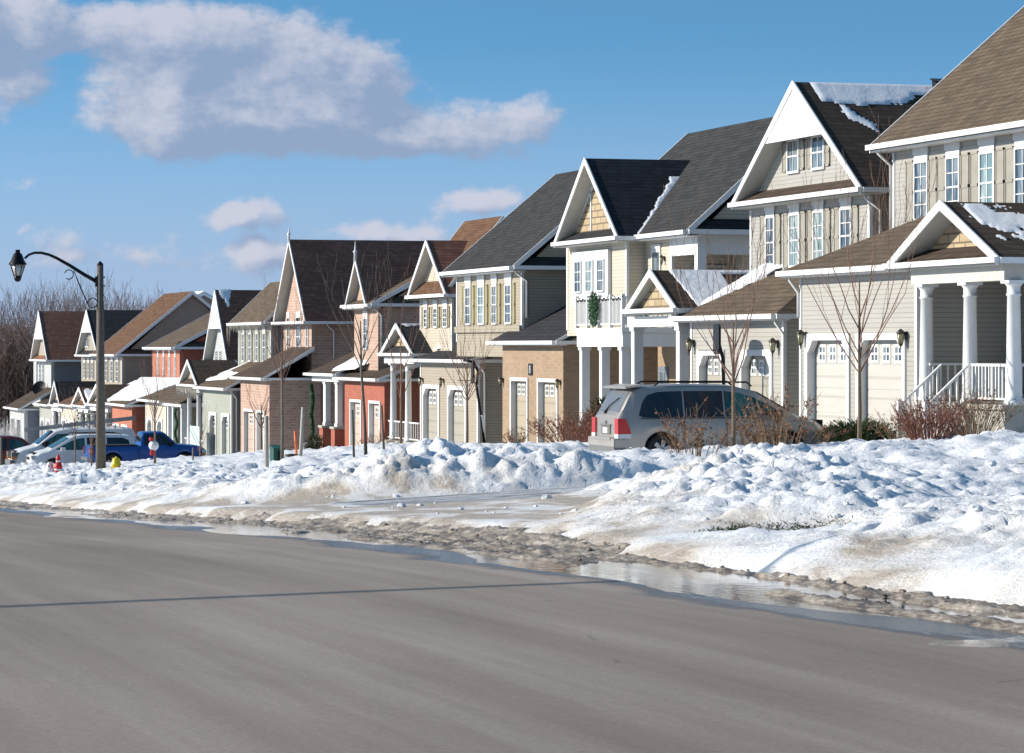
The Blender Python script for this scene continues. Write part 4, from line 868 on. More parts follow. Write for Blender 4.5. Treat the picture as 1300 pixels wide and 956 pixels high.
# packed snow and bare asphalt in the drives
x, y, z = n.sep(p); dm = n.math('LESS_THAN', a, -.45); tr = n.math('ADD', n.math('MULTIPLY', n.math('SUBTRACT', x, 17.5), .06, True), n.noise(n.comb(n.math('MULTIPLY', x, .16), n.math('MULTIPLY', y, 2.1), 0.0), 1.4, 6, .65))
pk = n.ramp(tr, [(.40, (.70, .72, .76)), (.50, (.42, .42, .43)), (.60, (.15, .14, .13)), (.75, (.09, .083, .076))]); col = n.mix(dm, col, pk)
n.color(col); n.rough(.62); n.b.inputs['Subsurface Weight'].default_value = .0
bb = n.math('ADD', n.noise(p, 5, 8, .7), n.math('MULTIPLY', n.noise(p, 22, 6, .7), .45)); n.bump(bb, .75, .07); MSN = n.m
grid_mesh('snow', lin(8.2, 16, 136) + lin(16.12, 34, 150), lin(13, 30, 250)[:-1] + geo(30, 70, 560)[:-1] + geo(70, 130, 300)[:-1] + geo(130, 262, 170), snow_h, MSN, True)
def top(x, y): return snow_h(x, y)[0] if 8.2 < x < 34 else ground_z(x, y)
# loose snow clods on the banks
m = MB(); rs = random.Random(5)
def lump(m, c, r, rs):
    o = len(m.v); k = 7
    for i, (rr, hh) in enumerate(((.75, -.3), (1, .15), (.7, .6))):
        for j in range(k):
            t = 2 * pi * j / k; q = r * rr * rs.uniform(.75, 1.2); m.v.append((c[0] + q * cos(t), c[1] + q * sin(t), c[2] + r * hh * rs.uniform(.8, 1.15)))
    m.v.append((c[0], c[1], c[2] + r * .75))
    for i in range(2):
        for j in range(k): m.f.append((o + i * k + j, o + i * k + (j + 1) % k, o + (i + 1) * k + (j + 1) % k, o + (i + 1) * k + j)); m.smooth.append(False)
    for j in range(k): m.f.append((o + 2 * k + j, o + 2 * k + (j + 1) % k, o + 3 * k)); m.smooth.append(False)
for _ in range(240):
    y = 15 * (110 / 15) ** rs.random(); x = rs.choice([rs.gauss(11.2, .9), rs.uniform(10, 24)])
    if x < 9.6 or drive(y) > .4 and rs.random() < .9: continue
    r = rs.choice([.02, .025, .03, .04, .05, .07]) * rs.uniform(.7, 1.1) * (1 + .006 * y); lump(m, (x, y, top(x, y) + r * .05), r, rs)
o = m.build('snow_clods', MSN); o['kind'] = 'stuff'; o['label'] = 'loose clods of ploughed snow scattered over the banks'; o['category'] = 'snow'
# brown ice crumbs in the slush
m = MB()
for _ in range(900):
    y = 10 * (60 / 10) ** rs.random(); x = 7.9 + abs(rs.gauss(0, .9)); r = rs.choice([.01, .014, .02, .03]) * rs.uniform(.7, 1.1)
    if x < 10 and slush_h(x, y)[0] > wz(y) + .012: lump(m, (x, y, max(slush_h(x, y)[0], road_z(y)) + r * .1), r, rs)
o = m.build('slush_crumbs', MS); o['kind'] = 'stuff'; o['label'] = 'brown ice crumbs thrown along the slushy road edge'; o['category'] = 'slush'
# grass showing through
m = MB()
for _ in range(15000):
    x = rs.gauss(10.45, .24); y = rs.gauss(26.3, .40); z = top(x, y) - .01; h = rs.uniform(.015, .04); dx, dy = rs.uniform(-.04, .04), rs.uniform(-.04, .04)
    o_ = len(m.v); m.v += [(x - .009, y, z), (x + .009, y + .003, z), (x + dx, y + dy, z + h)]; m.f.append((o_, o_ + 1, o_ + 2)); m.smooth.append(False)
o = m.build('grass', plain('winter_grass', (.105, .125, .035), .8, var=.4, scale=12)); tag(o, 'patch of olive grass showing through the snow beside the slush', 'grass', kind='stuff')
# ------------------------------------------------------------------ vehicles (local frame: x forward, y left, z up)
def curve_fn(pts, soft=.12):
    def raw(x):
        return table(pts, x)
    return lambda x: (raw(x - soft) + 2 * raw(x - soft / 2) + 3 * raw(x) + 2 * raw(x + soft / 2) + raw(x + soft)) / 9
class Car:
    def __init__(s, L, W, sill, belt, prof, axles, wr, tumble=.2, soft=.10, nose=.13):
        s.L, s.W, s.sill, s.belt, s.axles, s.wr, s.tumble, s.nose = L, W, sill, belt, axles, wr, tumble, nose
        s.top = curve_fn(prof, soft)
    def hw(s, x):
        e = abs(x) / (s.L / 2); return s.W / 2 * (1 - s.nose * max(0, e - .8) / .2 * max(0, e - .8) / .2 * (1.5 if x > 0 else .7))
    def sec(s, x):
        zt = s.top(x); zb = s.sill; 
        for xc in s.axles:
            R = s.wr + .07
            if abs(x - xc) < R: zb = max(zb, s.wr + sqrt(R * R - (x - xc) ** 2))
        ze = s.sill + .10 * max(0, (abs(x) / (s.L / 2) - .93) / .07); zb = max(zb, ze)
        be = min(s.belt, zt - .10); w = s.hw(x); wr_ = w - .05 - (zt - be) * s.tumble; zb = min(zb, be - .12)
        m_ = lerp(zb, be, .5)
        return [(w - .16, zb - .0), (w - .02, zb), (w, zb + .04), (w + .012, m_), (w - .015, be - .09), (w - .035, be), (wr_ + .01, zt - .075), (wr_ - .05, zt - .02), (wr_ * .5, zt + .012), (0, zt + .02)]
    def yside(s, x, z):
        q = s.sec(x); (y0, z0), (y1, z1) = q[5], q[6]; t = (z - z0) / max(.01, z1 - z0); return lerp(y0, y1, max(0, min(1.1, t)))
    def shell(s, n=130):
        m = MB(); xs = lin(-s.L / 2, s.L / 2, n); k = 10; N2 = 2 * k - 1
        for x in xs:
            q = s.sec(x); full = [(-a, b) for a, b in q[:-1]] + q[::-1]
            for a, b in full: m.v.append((x, a, b))
        for i in range(n - 1):
            for j in range(N2 - 1): m.f.append((i * N2 + j, i * N2 + j + 1, (i + 1) * N2 + j + 1, (i + 1) * N2 + j)); m.smooth.append(True)
        m.f.append(tuple(range(N2))); m.smooth.append(False); m.f.append(tuple((n - 1) * N2 + j for j in range(N2))[::-1]); m.smooth.append(False)
        return m
    def side_glass(s, pts, side, off=.006):
        """pts: [(x, zlo, zhi)]"""
        m = MB(); xs = lin(pts[0][0], pts[-1][0], 26); lo = [(a, b) for a, b, c in pts]; hi = [(a, c) for a, b, c in pts]; k = 5
        for x in xs:
            for j in range(k): z = lerp(table(lo, x), table(hi, x), j / (k - 1)); m.v.append((x, side * (s.yside(x, z) + off), z))
        for i in range(len(xs) - 1):
            for j in range(k - 1):
                f = (i * k + j, (i + 1) * k + j, (i + 1) * k + j + 1, i * k + j + 1); m.f.append(f if side < 0 else f[::-1]); m.smooth.append(True)
        return m
    def end_glass(s, xa, xb, wf=.93, off=.012):
        m = MB(); xs = lin(xa, xb, 12); k = 7
        for x in xs:
            q = s.sec(x); w = (q[6][0]) * wf; zt = s.top(x)
            for j in range(k): y = lerp(-w, w, j / (k - 1)); m.v.append((x, y, zt + .02 + off - .03 * abs(y / w) ** 3))
        for i in range(len(xs) - 1):
            for j in range(k - 1):
                f = (i * k + j, (i + 1) * k + j, (i + 1) * k + j + 1, i * k + j + 1); m.f.append(f); m.smooth.append(True)
        return m
    def under(s):
        m = MB(); m.box(-s.L / 2 + .12, s.L / 2 - .12, -s.W / 2 + .24, s.W / 2 - .24, s.sill - .03, s.belt - .05); return m
def wheel(T, x, y, r, wd=.21, spokes=5, rim='rim'):
    sg = 1 if y > 0 else -1; m = MB(); m.lathe([(r * .62, sg * wd * .5), (r * .9, sg * wd * .5), (r * .99, sg * wd * .38), (r, 0), (r * .99, -sg * wd * .38), (r * .9, -sg * wd * .5)][::1], (x, y, r), 28, 'y')
    w = T.part(m, 'wheel', 'tyre')
    m = MB(); m.lathe([(r * .64, sg * wd * .46), (r * .66, sg * wd * .53), (r * .60, sg * wd * .53), (r * .56, sg * wd * .30), (.02, sg * wd * .30)], (x, y, r), 24, 'y')
    d = T.part(m, 'wheel_dish', 'dark', w)
    m = MB(); yo = y + sg * wd * .50
    for k in range(spokes):
        a = 2 * pi * k / spokes + .3; ca, sa = cos(a), sin(a); L = r * .62; hw_ = r * .085
        c0 = Vector((x, yo - .012, r)); d1 = Vector((ca, 0, sa)); d2 = Vector((-sa, 0, ca))
        m.prism([c0 - d2 * hw_ * 1.2, c0 + d2 * hw_ * 1.2, c0 + d1 * L + d2 * hw_ * 1.7, c0 + d1 * L - d2 * hw_ * 1.7], (0, .024, 0))
    m.lathe([(r * .17, -.015), (r * .17, .02), (.01, .028)] if sg > 0 else [(r * .17, .015), (r * .17, -.02), (.01, -.028)], (x, yo, r), 14, 'y')
    for q in range(28):
        a0, a1 = 2 * pi * q / 28, 2 * pi * (q + 1) / 28; o = len(m.v)
        for aa in (a0, a1):
            for rr in (r * .58, r * .67): m.v.append((x + rr * cos(aa), yo, r + rr * sin(aa)))
        m.f.append((o, o + 1, o + 3, o + 2)); m.smooth.append(False)
    T.part(m, 'rim', rim, w)
def four_wheels(T, car, spokes=5, rim='rim'):
    for x in car.axles:
        for sg in (-1, 1): wheel(T, x, sg * (car.W / 2 - .125), car.wr, .21, spokes, rim)
def blade(m, car, x, z0, z1, w=.05):
    pass
def place(px, Y, front=True): return xx(px, Y), Y
# silver minivan, tail towards the road
Yv = 69.55; xr_ = xx(785, Yv - .95); L = 5.1; xc = xr_ + L / 2 + .02; zv = ground_z(xc, Yv) + .0
zv = zz(591, xr_, Yv - .9)
T = Thing('minivan', 'silver taupe minivan with roof rails parked nose towards the garages', 'minivan', (xc, Yv, zv), None, 0, True)
c = Car(5.1, 1.94, .34, 1.03, [(-2.6, 1.02), (-2.50, 1.16), (-2.22, 1.68), (-2.0, 1.745), (-1.0, 1.785), (.2, 1.77), (.75, 1.66), (1.75, 1.10), (2.2, .98), (2.5, .82), (2.56, .70)], (-1.55, 1.52), .34, .23)
T.part(c.shell(150), 'body', 'p_silver', angle=38); T.part(c.under(), 'underbody', 'dark')
for sg in (-1, 1):
    for pts, gl in (([(-2.08, 1.10, 1.12), (-1.98, 1.07, 1.40), (-1.85, 1.06, 1.56), (-1.6, 1.06, 1.63), (-1.02, 1.06, 1.645)], 'carglass'), ([(-.98, 1.06, 1.645), (-.05, 1.07, 1.645)], 'carglass'), ([(-.01, 1.07, 1.645), (.36, 1.08, 1.60), (.70, 1.09, 1.50), (1.12, 1.10, 1.29), (1.42, 1.11, 1.13)], 'greenglass')):
        T.part(c.side_glass(pts, sg), 'side_window', gl)
    m = MB()
    for a, b in ((-1.62, .72),): m.tube([(a, sg * .62, 1.77), (a + .12, sg * .64, 1.845), (b - .12, sg * .64, 1.84), (b, sg * .62, 1.75)], .022, 6)
    T.part(m, 'roof_rail', 'black')
    m = MB(); m.box(1.02, 1.28, sg * 1.0, sg * 1.20, 1.04, 1.22); T.part(m, 'mirror', 'black')
    m = MB(); o = len(m.v)
    q = [(-2.53, .93, .66), (-2.53, .93, 1.02), (-2.40, .955, 1.03), (-2.20, .975, .80), (-2.18, .975, .76)]
    m.prism([(x, sg * (y - .01), z) for x, y, z in [(-2.575, .70, .72), (-2.575, .70, 1.06), (-2.40, 1.0, 1.06), (-2.30, 1.0, .98), (-2.17, 1.0, .76)]], (0, sg * .0 + .0, 0) if False else (.0, -sg * .02, 0)) if False else None
    m.prism([(-2.56, sg * .90, .70), (-2.56, sg * .90, 1.04), (-2.42, sg * .90, 1.04), (-2.36, sg * .90, .94), (-2.27, sg * .90, .70)], (0, sg * .062, 0)); m.box(-2.585, -2.55, sg * .70, sg * .955, .70, 1.04); T.part(m, 'tail_lamp', 'reddark')
    m = MB(); m.box(-2.59, -2.54, sg * .70, sg * .957, .60, .695); m.prism([(-2.55, sg * .90, .60), (-2.55, sg * .90, .695), (-2.27, sg * .90, .695), (-2.28, sg * .90, .60)], (0, sg * .064, 0)); T.part(m, 'reverse_lamp', 'lenswhite')
    m = MB(); m.box(2.3, 2.5, sg * .6, sg * .86, .62, .78); T.part(m, 'headlight', 'lenswhite')
    m = MB()
    for x in (-.62, .35): m.box(x, x + .2, sg * .975, sg * 1.0, .90, .93)
    T.part(m, 'door_handle', 'p_silver')
    m = MB()
    for x in (-1.02, .0, 1.25): m.box(x, x + .012, sg * .965, sg * .987, .42, 1.03)
    m.box(-2.05, .9, sg * .965, sg * .979, 1.035, 1.055); T.part(m, 'door_seam', 'dark')
T.part(c.end_glass(-2.50, -2.235, .86, .014), 'rear_window', plain('rear_glass_dusty', (.16, .17, .185), .2, spec=.8)); T.part(c.end_glass(.82, 1.66, .93), 'windscreen', 'greenglass')
m = MB(); m.prism([(-2.36, -.80, 1.745), (-2.36, .80, 1.745), (-1.98, .76, 1.80), (-1.98, -.76, 1.80)], (0, 0, -.045)); T.part(m, 'spoiler', 'p_silver')
m = MB(); m.tube([(-2.53, .12, 1.19), (-2.47, -.05, 1.33), (-2.36, -.38, 1.50)], [.02, .016, .012], 5); m.box(-2.56, -2.50, .06, .16, 1.14, 1.20); T.part(m, 'rear_wiper', 'dark')
m = MB(); m.box(-2.68, -2.48, -.93, .93, .42, .60); m.box(-2.64, -2.2, -.955, -.90, .40, .58); m.box(-2.64, -2.2, .90, .955, .40, .58); m.box(-2.70, -2.55, -.70, .70, .56, .62); T.part(m, 'rear_bumper', 'p_silver')
m = MB(); m.box(-2.67, -2.3, -.925, .925, .30, .425); T.part(m, 'bumper_skirt', 'plasticgrey')
m = MB(); m.box(-2.572, -2.555, -.32, .32, .68, .86); T.part(m, 'plate_recess', 'plasticgrey'); T.part(MB().box(-2.58, -2.573, -.17, .17, .70, .83), 'licence_plate', 'lenswhite'); T.part(MB().box(-2.585, -2.556, -.36, .36, .87, .90), 'tailgate_trim', 'plasticgrey')
T.part(MB().lathe([(.04, -2.575), (.04, -2.56)], (0, 0, .95), 10, 'x'), 'badge', 'rim')
four_wheels(T, c, 6); T.o.scale = (1.05, 1.05, 1.06); T.o.location.x += .12

def zcar(X, Y): return ground_z(X, Y) + .03
# blue pickup, tail towards the road
Yp = 133.4; xa = xx(115, Yp - 1); xb = xx(262, Yp - 1); L = xb - xa; xc = (xa + xb) / 2
T = Thing('pickup_truck', 'bright blue pickup truck with open bed parked behind the yellow hydrant', 'pickup truck', (xc, Yp, zcar(xc, Yp)), None, 0, True)
k = L / 5.2; c = Car(L, 1.85, .42, 1.02, [(-L / 2, 1.08), (-.42 * k, 1.08), (-.34 * k, 1.10), (-.25 * k, 1.66), (.62 * k, 1.68), (.72 * k, 1.66), (1.32 * k, 1.14), (2.2 * k, 1.07), (2.5 * k, 1.0), (L / 2, .92)], (-1.6 * k, 1.65 * k), .37, .24, .06)
T.part(c.shell(150), 'body', 'p_blue', angle=35); T.part(c.under(), 'underbody', 'dark')
m = MB(); m.box(-L / 2 + .1, -.45 * k, -.80, .80, 1.085, 1.115); T.part(m, 'cargo_bed', 'dark')
for sg in (-1, 1):
    T.part(c.side_glass([(-.18 * k, 1.12, 1.50), (-.1 * k, 1.10, 1.58), (.06 * k, 1.10, 1.58)], sg), 'side_window', 'carglass'); T.part(c.side_glass([(.10 * k, 1.10, 1.58), (.62 * k, 1.11, 1.58), (.78 * k, 1.11, 1.50), (1.14 * k, 1.12, 1.17)], sg), 'side_window', 'carglass')
    m = MB(); m.box(-L / 2 - .03, -L / 2 + .12, sg * .80, sg * .94, .72, 1.02); T.part(m, 'tail_lamp', 'reddark'); T.part(MB().box(-L / 2 - .035, -L / 2 + .125, sg * .80, sg * .945, .82, .90), 'indicator', 'amber')
    T.part(MB().box(L / 2 - .16, L / 2 + .01, sg * .62, sg * .93, .74, .88), 'headlight', 'lenswhite'); T.part(MB().box(L / 2 - .2, L / 2 + .015, sg * .62, sg * .935, .66, .73), 'indicator', 'amber'); T.part(MB().box(.92 * k, 1.08 * k, sg * .96, sg * 1.12, 1.06, 1.22), 'mirror', 'black')
    T.part(MB().box(-.44 * k, -.43 * k + .01, sg * .90, sg * .945, .50, 1.05), 'door_seam', 'dark')
T.part(c.end_glass(.76 * k, 1.28 * k), 'windscreen', 'carglass'); T.part(c.end_glass(-.33 * k, -.26 * k), 'rear_window', 'carglass')
T.part(MB().box(L / 2 - .05, L / 2 + .14, -.92, .92, .45, .60), 'front_bumper', 'rim'); T.part(MB().box(-L / 2 - .14, -L / 2 + .05, -.92, .92, .45, .60), 'rear_bumper', 'rim')
four_wheels(T, c)
# white people carrier, nose to the road
Yw = 137.6; xa = xx(40, Yw - 1); xb = xx(179, Yw - 1); L = xb - xa; xc = (xa + xb) / 2; k = L / 5.1
T = Thing('minivan', 'white minivan with dark rear windows, nose to the road behind the lamp post', 'minivan', (xc, Yw, zcar(xc, Yw) - .05), None, pi, True)
pf = [(-2.6, 1.02), (-2.5, 1.2), (-2.25, 1.66), (-2.0, 1.73), (-1.0, 1.77), (.2, 1.76), (.75, 1.66), (1.7, 1.12), (2.2, 1.0), (2.5, .86), (2.56, .76)]
c = Car(L, 1.92, .34, 1.03, [(a * k, b) for a, b in pf], (-1.5 * k, 1.5 * k), .34, .23)
T.part(c.shell(140), 'body', 'p_white', angle=38); T.part(c.under(), 'underbody', 'dark')
for sg in (-1, 1):
    for pts, gl in (([(-2.1, 1.10, 1.14), (-2.0, 1.08, 1.52), (-1.7, 1.08, 1.62), (-.98, 1.08, 1.63)], 'carglass'), ([(-.8, 1.08, 1.63), (-.05, 1.08, 1.63)], 'carglass'), ([(.06, 1.09, 1.63), (.4, 1.09, 1.58), (.7, 1.09, 1.48), (1.15, 1.10, 1.26), (1.4, 1.11, 1.14)], 'greenglass')):
        T.part(c.side_glass([(a * k, b, d) for a, b, d in pts], sg), 'side_window', gl)
    T.part(MB().box(2.28 * k, 2.54 * k, sg * .55, sg * .86, .70, .86), 'headlight', 'lenswhite'); T.part(MB().box(1.0 * k, 1.2 * k, sg * .98, sg * 1.17, 1.06, 1.22), 'mirror', 'p_white')
    T.part(MB().tube([(-1.6, sg * .62, 1.75), (-1.5, sg * .64, 1.82), (.5, sg * .64, 1.82), (.6, sg * .62, 1.76)], .02, 6), 'roof_rail', 'black')
    T.part(MB().box(-2.62 * k, -2.4 * k, sg * .78, sg * .95, .8, 1.15), 'tail_lamp', 'reddark')
T.part(c.end_glass(.82 * k, 1.62 * k), 'windscreen', 'greenglass'); T.part(MB().box(2.4 * k, 2.66 * k, -.86, .86, .36, .52), 'bumper_skirt', 'plasticgrey'); T.part(MB().box(2.5 * k, 2.6 * k, -.35, .35, .66, .78), 'grille', 'dark')
four_wheels(T, c, 7)
# white work van with ladders
Yw = 142.3; xa = xx(16, Yw - 1); xb = xx(178, Yw - 1); L = xb - xa; xc = (xa + xb) / 2; k = L / 5.6
T = Thing('work_van', 'white work van with a long ladder rack, partly behind the white minivan', 'van', (xc, Yw, zcar(xc, Yw) + .02), None, pi, True)
c = Car(L, 2.0, .42, 1.12, [(a * k, b) for a, b in [(-2.8, 1.2), (-2.72, 1.5), (-2.55, 2.02), (-2.3, 2.08), (.5, 2.08), (.95, 1.98), (1.75, 1.30), (2.45, 1.12), (2.72, .98), (2.8, .84)]], (-1.7 * k, 1.75 * k), .37, .13)
T.part(c.shell(130), 'body', 'p_white', angle=38); T.part(c.under(), 'underbody', 'dark')
for sg in (-1, 1):
    T.part(c.side_glass([(.35 * k, 1.26, 1.84), (.85 * k, 1.26, 1.82), (1.5 * k, 1.27, 1.40)], sg), 'side_window', 'greenglass'); T.part(MB().box(2.5 * k, 2.83 * k, sg * .58, sg * .93, .80, 1.0), 'headlight', 'plasticgrey'); T.part(MB().box(2.5 * k, 2.835 * k, sg * .60, sg * .935, .68, .78), 'indicator', 'amber')
    T.part(MB().box(1.25 * k, 1.42 * k, sg * 1.0, sg * 1.22, 1.22, 1.5), 'mirror', 'black'); T.part(MB().box(-2.83 * k, -2.7 * k, sg * .80, sg * .99, 1.3, 1.7), 'tail_lamp', 'reddark')
T.part(c.end_glass(1.0 * k, 1.70 * k), 'windscreen', 'carglass'); T.part(MB().box(2.72 * k, 2.9 * k, -.95, .95, .42, .64), 'front_bumper', 'plasticgrey'); T.part(MB().box(2.74 * k, 2.84 * k, -.5, .5, .7, 1.0), 'grille', 'dark')
m = MB()
for x in (-1.8, -.6, .6): m.tube([(x, -.85, 2.04), (x, -.85, 2.26), (x, .85, 2.26), (x, .85, 2.04)], .025, 6)
T.part(m, 'roof_rack', 'alu'); four_wheels(T, c, 5)
LD = Thing('ladder', 'long aluminium extension ladder strapped on the roof rack of the white work van', 'ladder', (xc, Yw, zcar(xc, Yw) + 2.32), None, pi, True)
m = MB()
for y in (-.6, -.2): m.obox((-2.9, y, .12), (5.1, 0, -.52), (0, .05, 0), (0, 0, .17))
LD.part(m, 'side_rail', 'alu'); m = MB()
for q in range(16): m.tube([(-2.75 + q * .31, -.58, .19 - q * .0316), (-2.75 + q * .31, -.18, .19 - q * .0316)], .02, 5)
LD.part(m, 'rungs', 'alu')
# red suv cut by the frame edge
Yr = 149.5; xb = xx(78, Yr - 1); L = 4.8; xc = xb - L / 2
T = Thing('suv', 'dull red sport utility vehicle at the far end of the row of parked cars', 'car', (xc, Yr, zcar(xc, Yr) + .1), None, 0, True)
c = Car(4.8, 1.88, .38, 1.06, [(-2.45, 1.1), (-2.3, 1.3), (-2.1, 1.70), (-1.8, 1.76), (0, 1.77), (.55, 1.68), (1.15, 1.16), (2.1, 1.03), (2.4, .86)], (-1.4, 1.45), .36, .2)
T.part(c.shell(120), 'body', 'p_red', angle=38); T.part(c.under(), 'underbody', 'dark')
for sg in (-1, 1):
    for pts, gl in (([(-2.0, 1.13, 1.3), (-1.85, 1.12, 1.62), (-1.1, 1.12, 1.64)], 'carglass'), ([(-1.0, 1.12, 1.64), (-.2, 1.12, 1.64)], 'carglass'), ([(-.1, 1.12, 1.64), (.4, 1.13, 1.58), (1.0, 1.14, 1.2)], 'greenglass')): T.part(c.side_glass(pts, sg), 'side_window', gl)
    T.part(MB().box(-2.0, 2.2, sg * .93, sg * .97, .40, .62), 'body_cladding', 'plasticgrey'); T.part(MB().box(2.2, 2.42, sg * .6, sg * .86, .7, .86), 'headlight', 'lenswhite')
T.part(c.end_glass(.6, 1.1), 'windscreen', 'carglass'); four_wheels(T, c, 5)

# ------------------------------------------------------------------ street lamp
Xl = 13.9; Yl_ = Xl / tan(th(128)); zl = top(Xl, Yl_) - .3; s_ = F / dep(Xl, Yl_)
def pz(py): return (HZ - py) / s_
T = Thing('street_lamp', 'tall concrete street lamp with curved black arm and lantern', 'street lamp', (Xl, Yl_, zl), None, 0, False)
dirx = Vector((-cos(A0), sin(A0), 0))  # arm reaches over towards the road
zt = pz(337); m = MB(); m.tube([(Xl, Yl_, zl), (Xl - .02, Yl_, zt)], [.155, .095], 8); T.part(m, 'pole', 'polecon')
def ap(px, py): return Vector((Xl, Yl_, 0)) + dirx * ((125.5 - px) / s_) + Vector((0, 0, pz(py)))
m = MB(); m.lathe([(.10, zt), (.09, zt + .05), (.04, zt + .10), (.01, zt + .13)], (Xl - .02, Yl_, 0), 8)
m.tube([ap(121, 358), ap(105, 349), ap(86, 337), ap(70, 328), ap(60, 323.5), ap(50, 321), ap(41, 321), ap(34, 323.5), ap(29, 328)], [.06, .055, .05, .045, .042, .04, .038, .036, .036], 8)
for py in (352, 363): m.tube([ap(120, py), ap(131, py)], .02, 5)
m.box(Xl - .16, Xl - .06, Yl_ - .06, Yl_ + .16, pz(364), pz(351)); T.part(m, 'arm', 'black')
m = MB(); sc = []
for q in range(15): a = -2.2 + q * .36; sc.append(ap(85 + 5.6 * cos(a) * 1.0, 348.5 - 6.0 * sin(a)))
m.tube(sc, .016, 5); m.tube([ap(91, 343.5), ap(100, 366), ap(107, 381), ap(110, 388)], .018, 5); sc = [ap(107.5, 382)]
for q in range(18): a = 3.6 + q * .36; sc.append(ap(115 + 5.8 * cos(a), 384.5 - 6.2 * sin(a)))
m.tube(sc, .016, 5); T.part(m, 'scroll_bracket', 'black')
lc = ap(20, 345); hz = lambda py: pz(py)
m = MB(); c0 = (lc.x, lc.y, 0)
m.lathe([(.07, hz(317)), (.07, hz(321)), (.10, hz(321.5)), (.13, hz(323)), (.20, hz(331)), (.27, hz(335.2)), (.275, hz(336))][::-1], c0, 6)
for q in range(6):
    a = q * pi / 3; m.tube([(c0[0] + .22 * cos(a), c0[1] + .22 * sin(a), hz(336)), (c0[0] + .105 * cos(a), c0[1] + .105 * sin(a), hz(351))], .012, 4)
m.lathe([(.115, hz(350.6)), (.11, hz(354)), (.07, hz(357)), (.02, hz(358))], c0, 6); L_ = T.part(m, 'lantern', 'black')
T.part(MB().lathe([(.205, hz(336.1)), (.10, hz(350.6))], c0, 6), 'lantern_glass', 'clearlamp', L_); 

# ------------------------------------------------------------------ trees
def branchy(m, p, d, L, r, depth, rs, spread=.5, up=.25, kids=3, seg=3, taper=.55, minr=.004, sides=5):
    pts = [p]; rad = [r]; q = Vector(p); dd = Vector(d).normalized()
    for i in range(seg):
        dd = (dd + Vector((rs.uniform(-.2, .2), rs.uniform(-.2, .2), rs.uniform(-.02, .12) + up * .32))).normalized(); q = q + dd * (L / seg); pts.append(q.copy()); rad.append(max(minr, r * lerp(1, taper, (i + 1) / seg)))
    m.tube(pts, rad, sides if depth > 1 else max(3, sides - 1), cap=False)
    if depth <= 0: return
    for k in range(kids):
        t = rs.uniform(.3, 1.0) if k else 1.0; i = min(seg - 1, int(t * seg)); b = pts[i].lerp(pts[i + 1], t * seg - i) if t < 1 else pts[-1]
        side = Vector((rs.uniform(-1, 1), rs.uniform(-1, 1), rs.uniform(-.2, .5))).normalized(); nd = (dd + side * spread + Vector((0, 0, up))).normalized()
        branchy(m, b, nd, L * rs.uniform(.5, .8), max(minr, r * taper * rs.uniform(.6, .95)), depth - 1, rs, spread, up, kids, seg, taper, minr, max(3, sides - 1))
def sapling(name, label, px, Y=None, X=None, base_y=None, top_y=300, fork_y=450, w=.04, mat='twig', bark='bark', seed=1, n=14, spread=.5, lean=0.0, group='young bare trees in the snow', depth=2):
    Y = X / tan(th(px)) if X else Y; X = X or xx(px, Y); zb = top(X, Y) - .1; zt = zz(top_y, X, Y); zf = zz(fork_y, X, Y); rs = random.Random(seed)
    T = Thing(name, label, 'tree', (X, Y, zb), group); H = zt - zf
    m = MB(); pts = [(X, Y, zb), (X + lean * .4 + .01, Y, lerp(zb, zf, .5)), (X + lean, Y, zf), (X + lean * 1.2, Y, zf + H * .5)]; m.tube(pts, [w * 1.1, w * .9, w * .75, w * .3], 7); T.part(m, 'trunk', bark)
    m = MB()
    for k in range(n):
        t = k / n; z = zf + H * .42 * t * t; a = k * 2.4 + rs.uniform(-.4, .4); d = Vector((cos(a) * spread, sin(a) * spread, 1.0)); L = (zt - z) * rs.uniform(.5, .72) / max(1, sqrt(1 + spread * spread) * .9)
        branchy(m, Vector((X + lean * (1 + .2 * t), Y, z)), d, L, w * .34, depth, rs, .34, .35, 2 if L > 1 else 1, 3, .5, .0045)
    T.part(m, 'crown', mat); return T
sapling('young_tree', 'bare sapling with reddish twigs standing in front of the nearest garage', 1091, X=27.0, top_y=235, fork_y=475, w=.052, seed=3, n=12, spread=.72, depth=3)
sapling('young_tree', 'bare sapling in front of the silver minivan windows', 931, X=20.6, top_y=330, fork_y=490, w=.045, seed=8, n=10, spread=.62, depth=3)
sapling('young_tree', 'thin sapling in front of the white columned porch beside the beige garage', 509, X=26, top_y=370, fork_y=510, w=.05, seed=11, n=7, spread=.3)
sapling('young_tree', 'spreading sapling crossing the beige garage corner', 593, X=27, top_y=395, fork_y=510, w=.045, seed=14, n=13, spread=.75)
sapling('young_tree', 'dark trunked sapling between two wooden stakes by the red brick garage', 465, X=20, top_y=345, fork_y=470, w=.05, mat='stake', bark='stake', seed=17, n=8, spread=.6, lean=-.14)
sapling('young_tree', 'bare sapling in front of the shaded pink brick garage wall', 358, X=17, top_y=395, fork_y=490, w=.045, bark='stake', seed=21, n=10, spread=.4)
sapling('young_tree', 'small sapling in front of the pink garage doors', 332, X=27, top_y=480, fork_y=545, w=.05, seed=23, n=12, spread=.8)
sapling('young_tree', 'thin sapling standing by the bonnet of the blue pickup', 254, X=23, top_y=520, fork_y=575, w=.04, seed=26, n=6, spread=.5)
sapling('young_tree', 'sapling with reddish twigs rising over the cab of the blue pickup', 196.5, X=16.8, top_y=465, fork_y=540, w=.04, seed=29, n=9, spread=.4)
sapling('young_tree', 'leaning twiggy sapling before the white minivan door', 95, X=15.5, top_y=500, fork_y=560, w=.032, seed=31, n=7, spread=.3)
sapling('young_tree', 'short sapling with pale raised twigs just left of the lamp post', 116, X=15.5, top_y=530, fork_y=570, w=.032, seed=34, n=7, spread=.6)
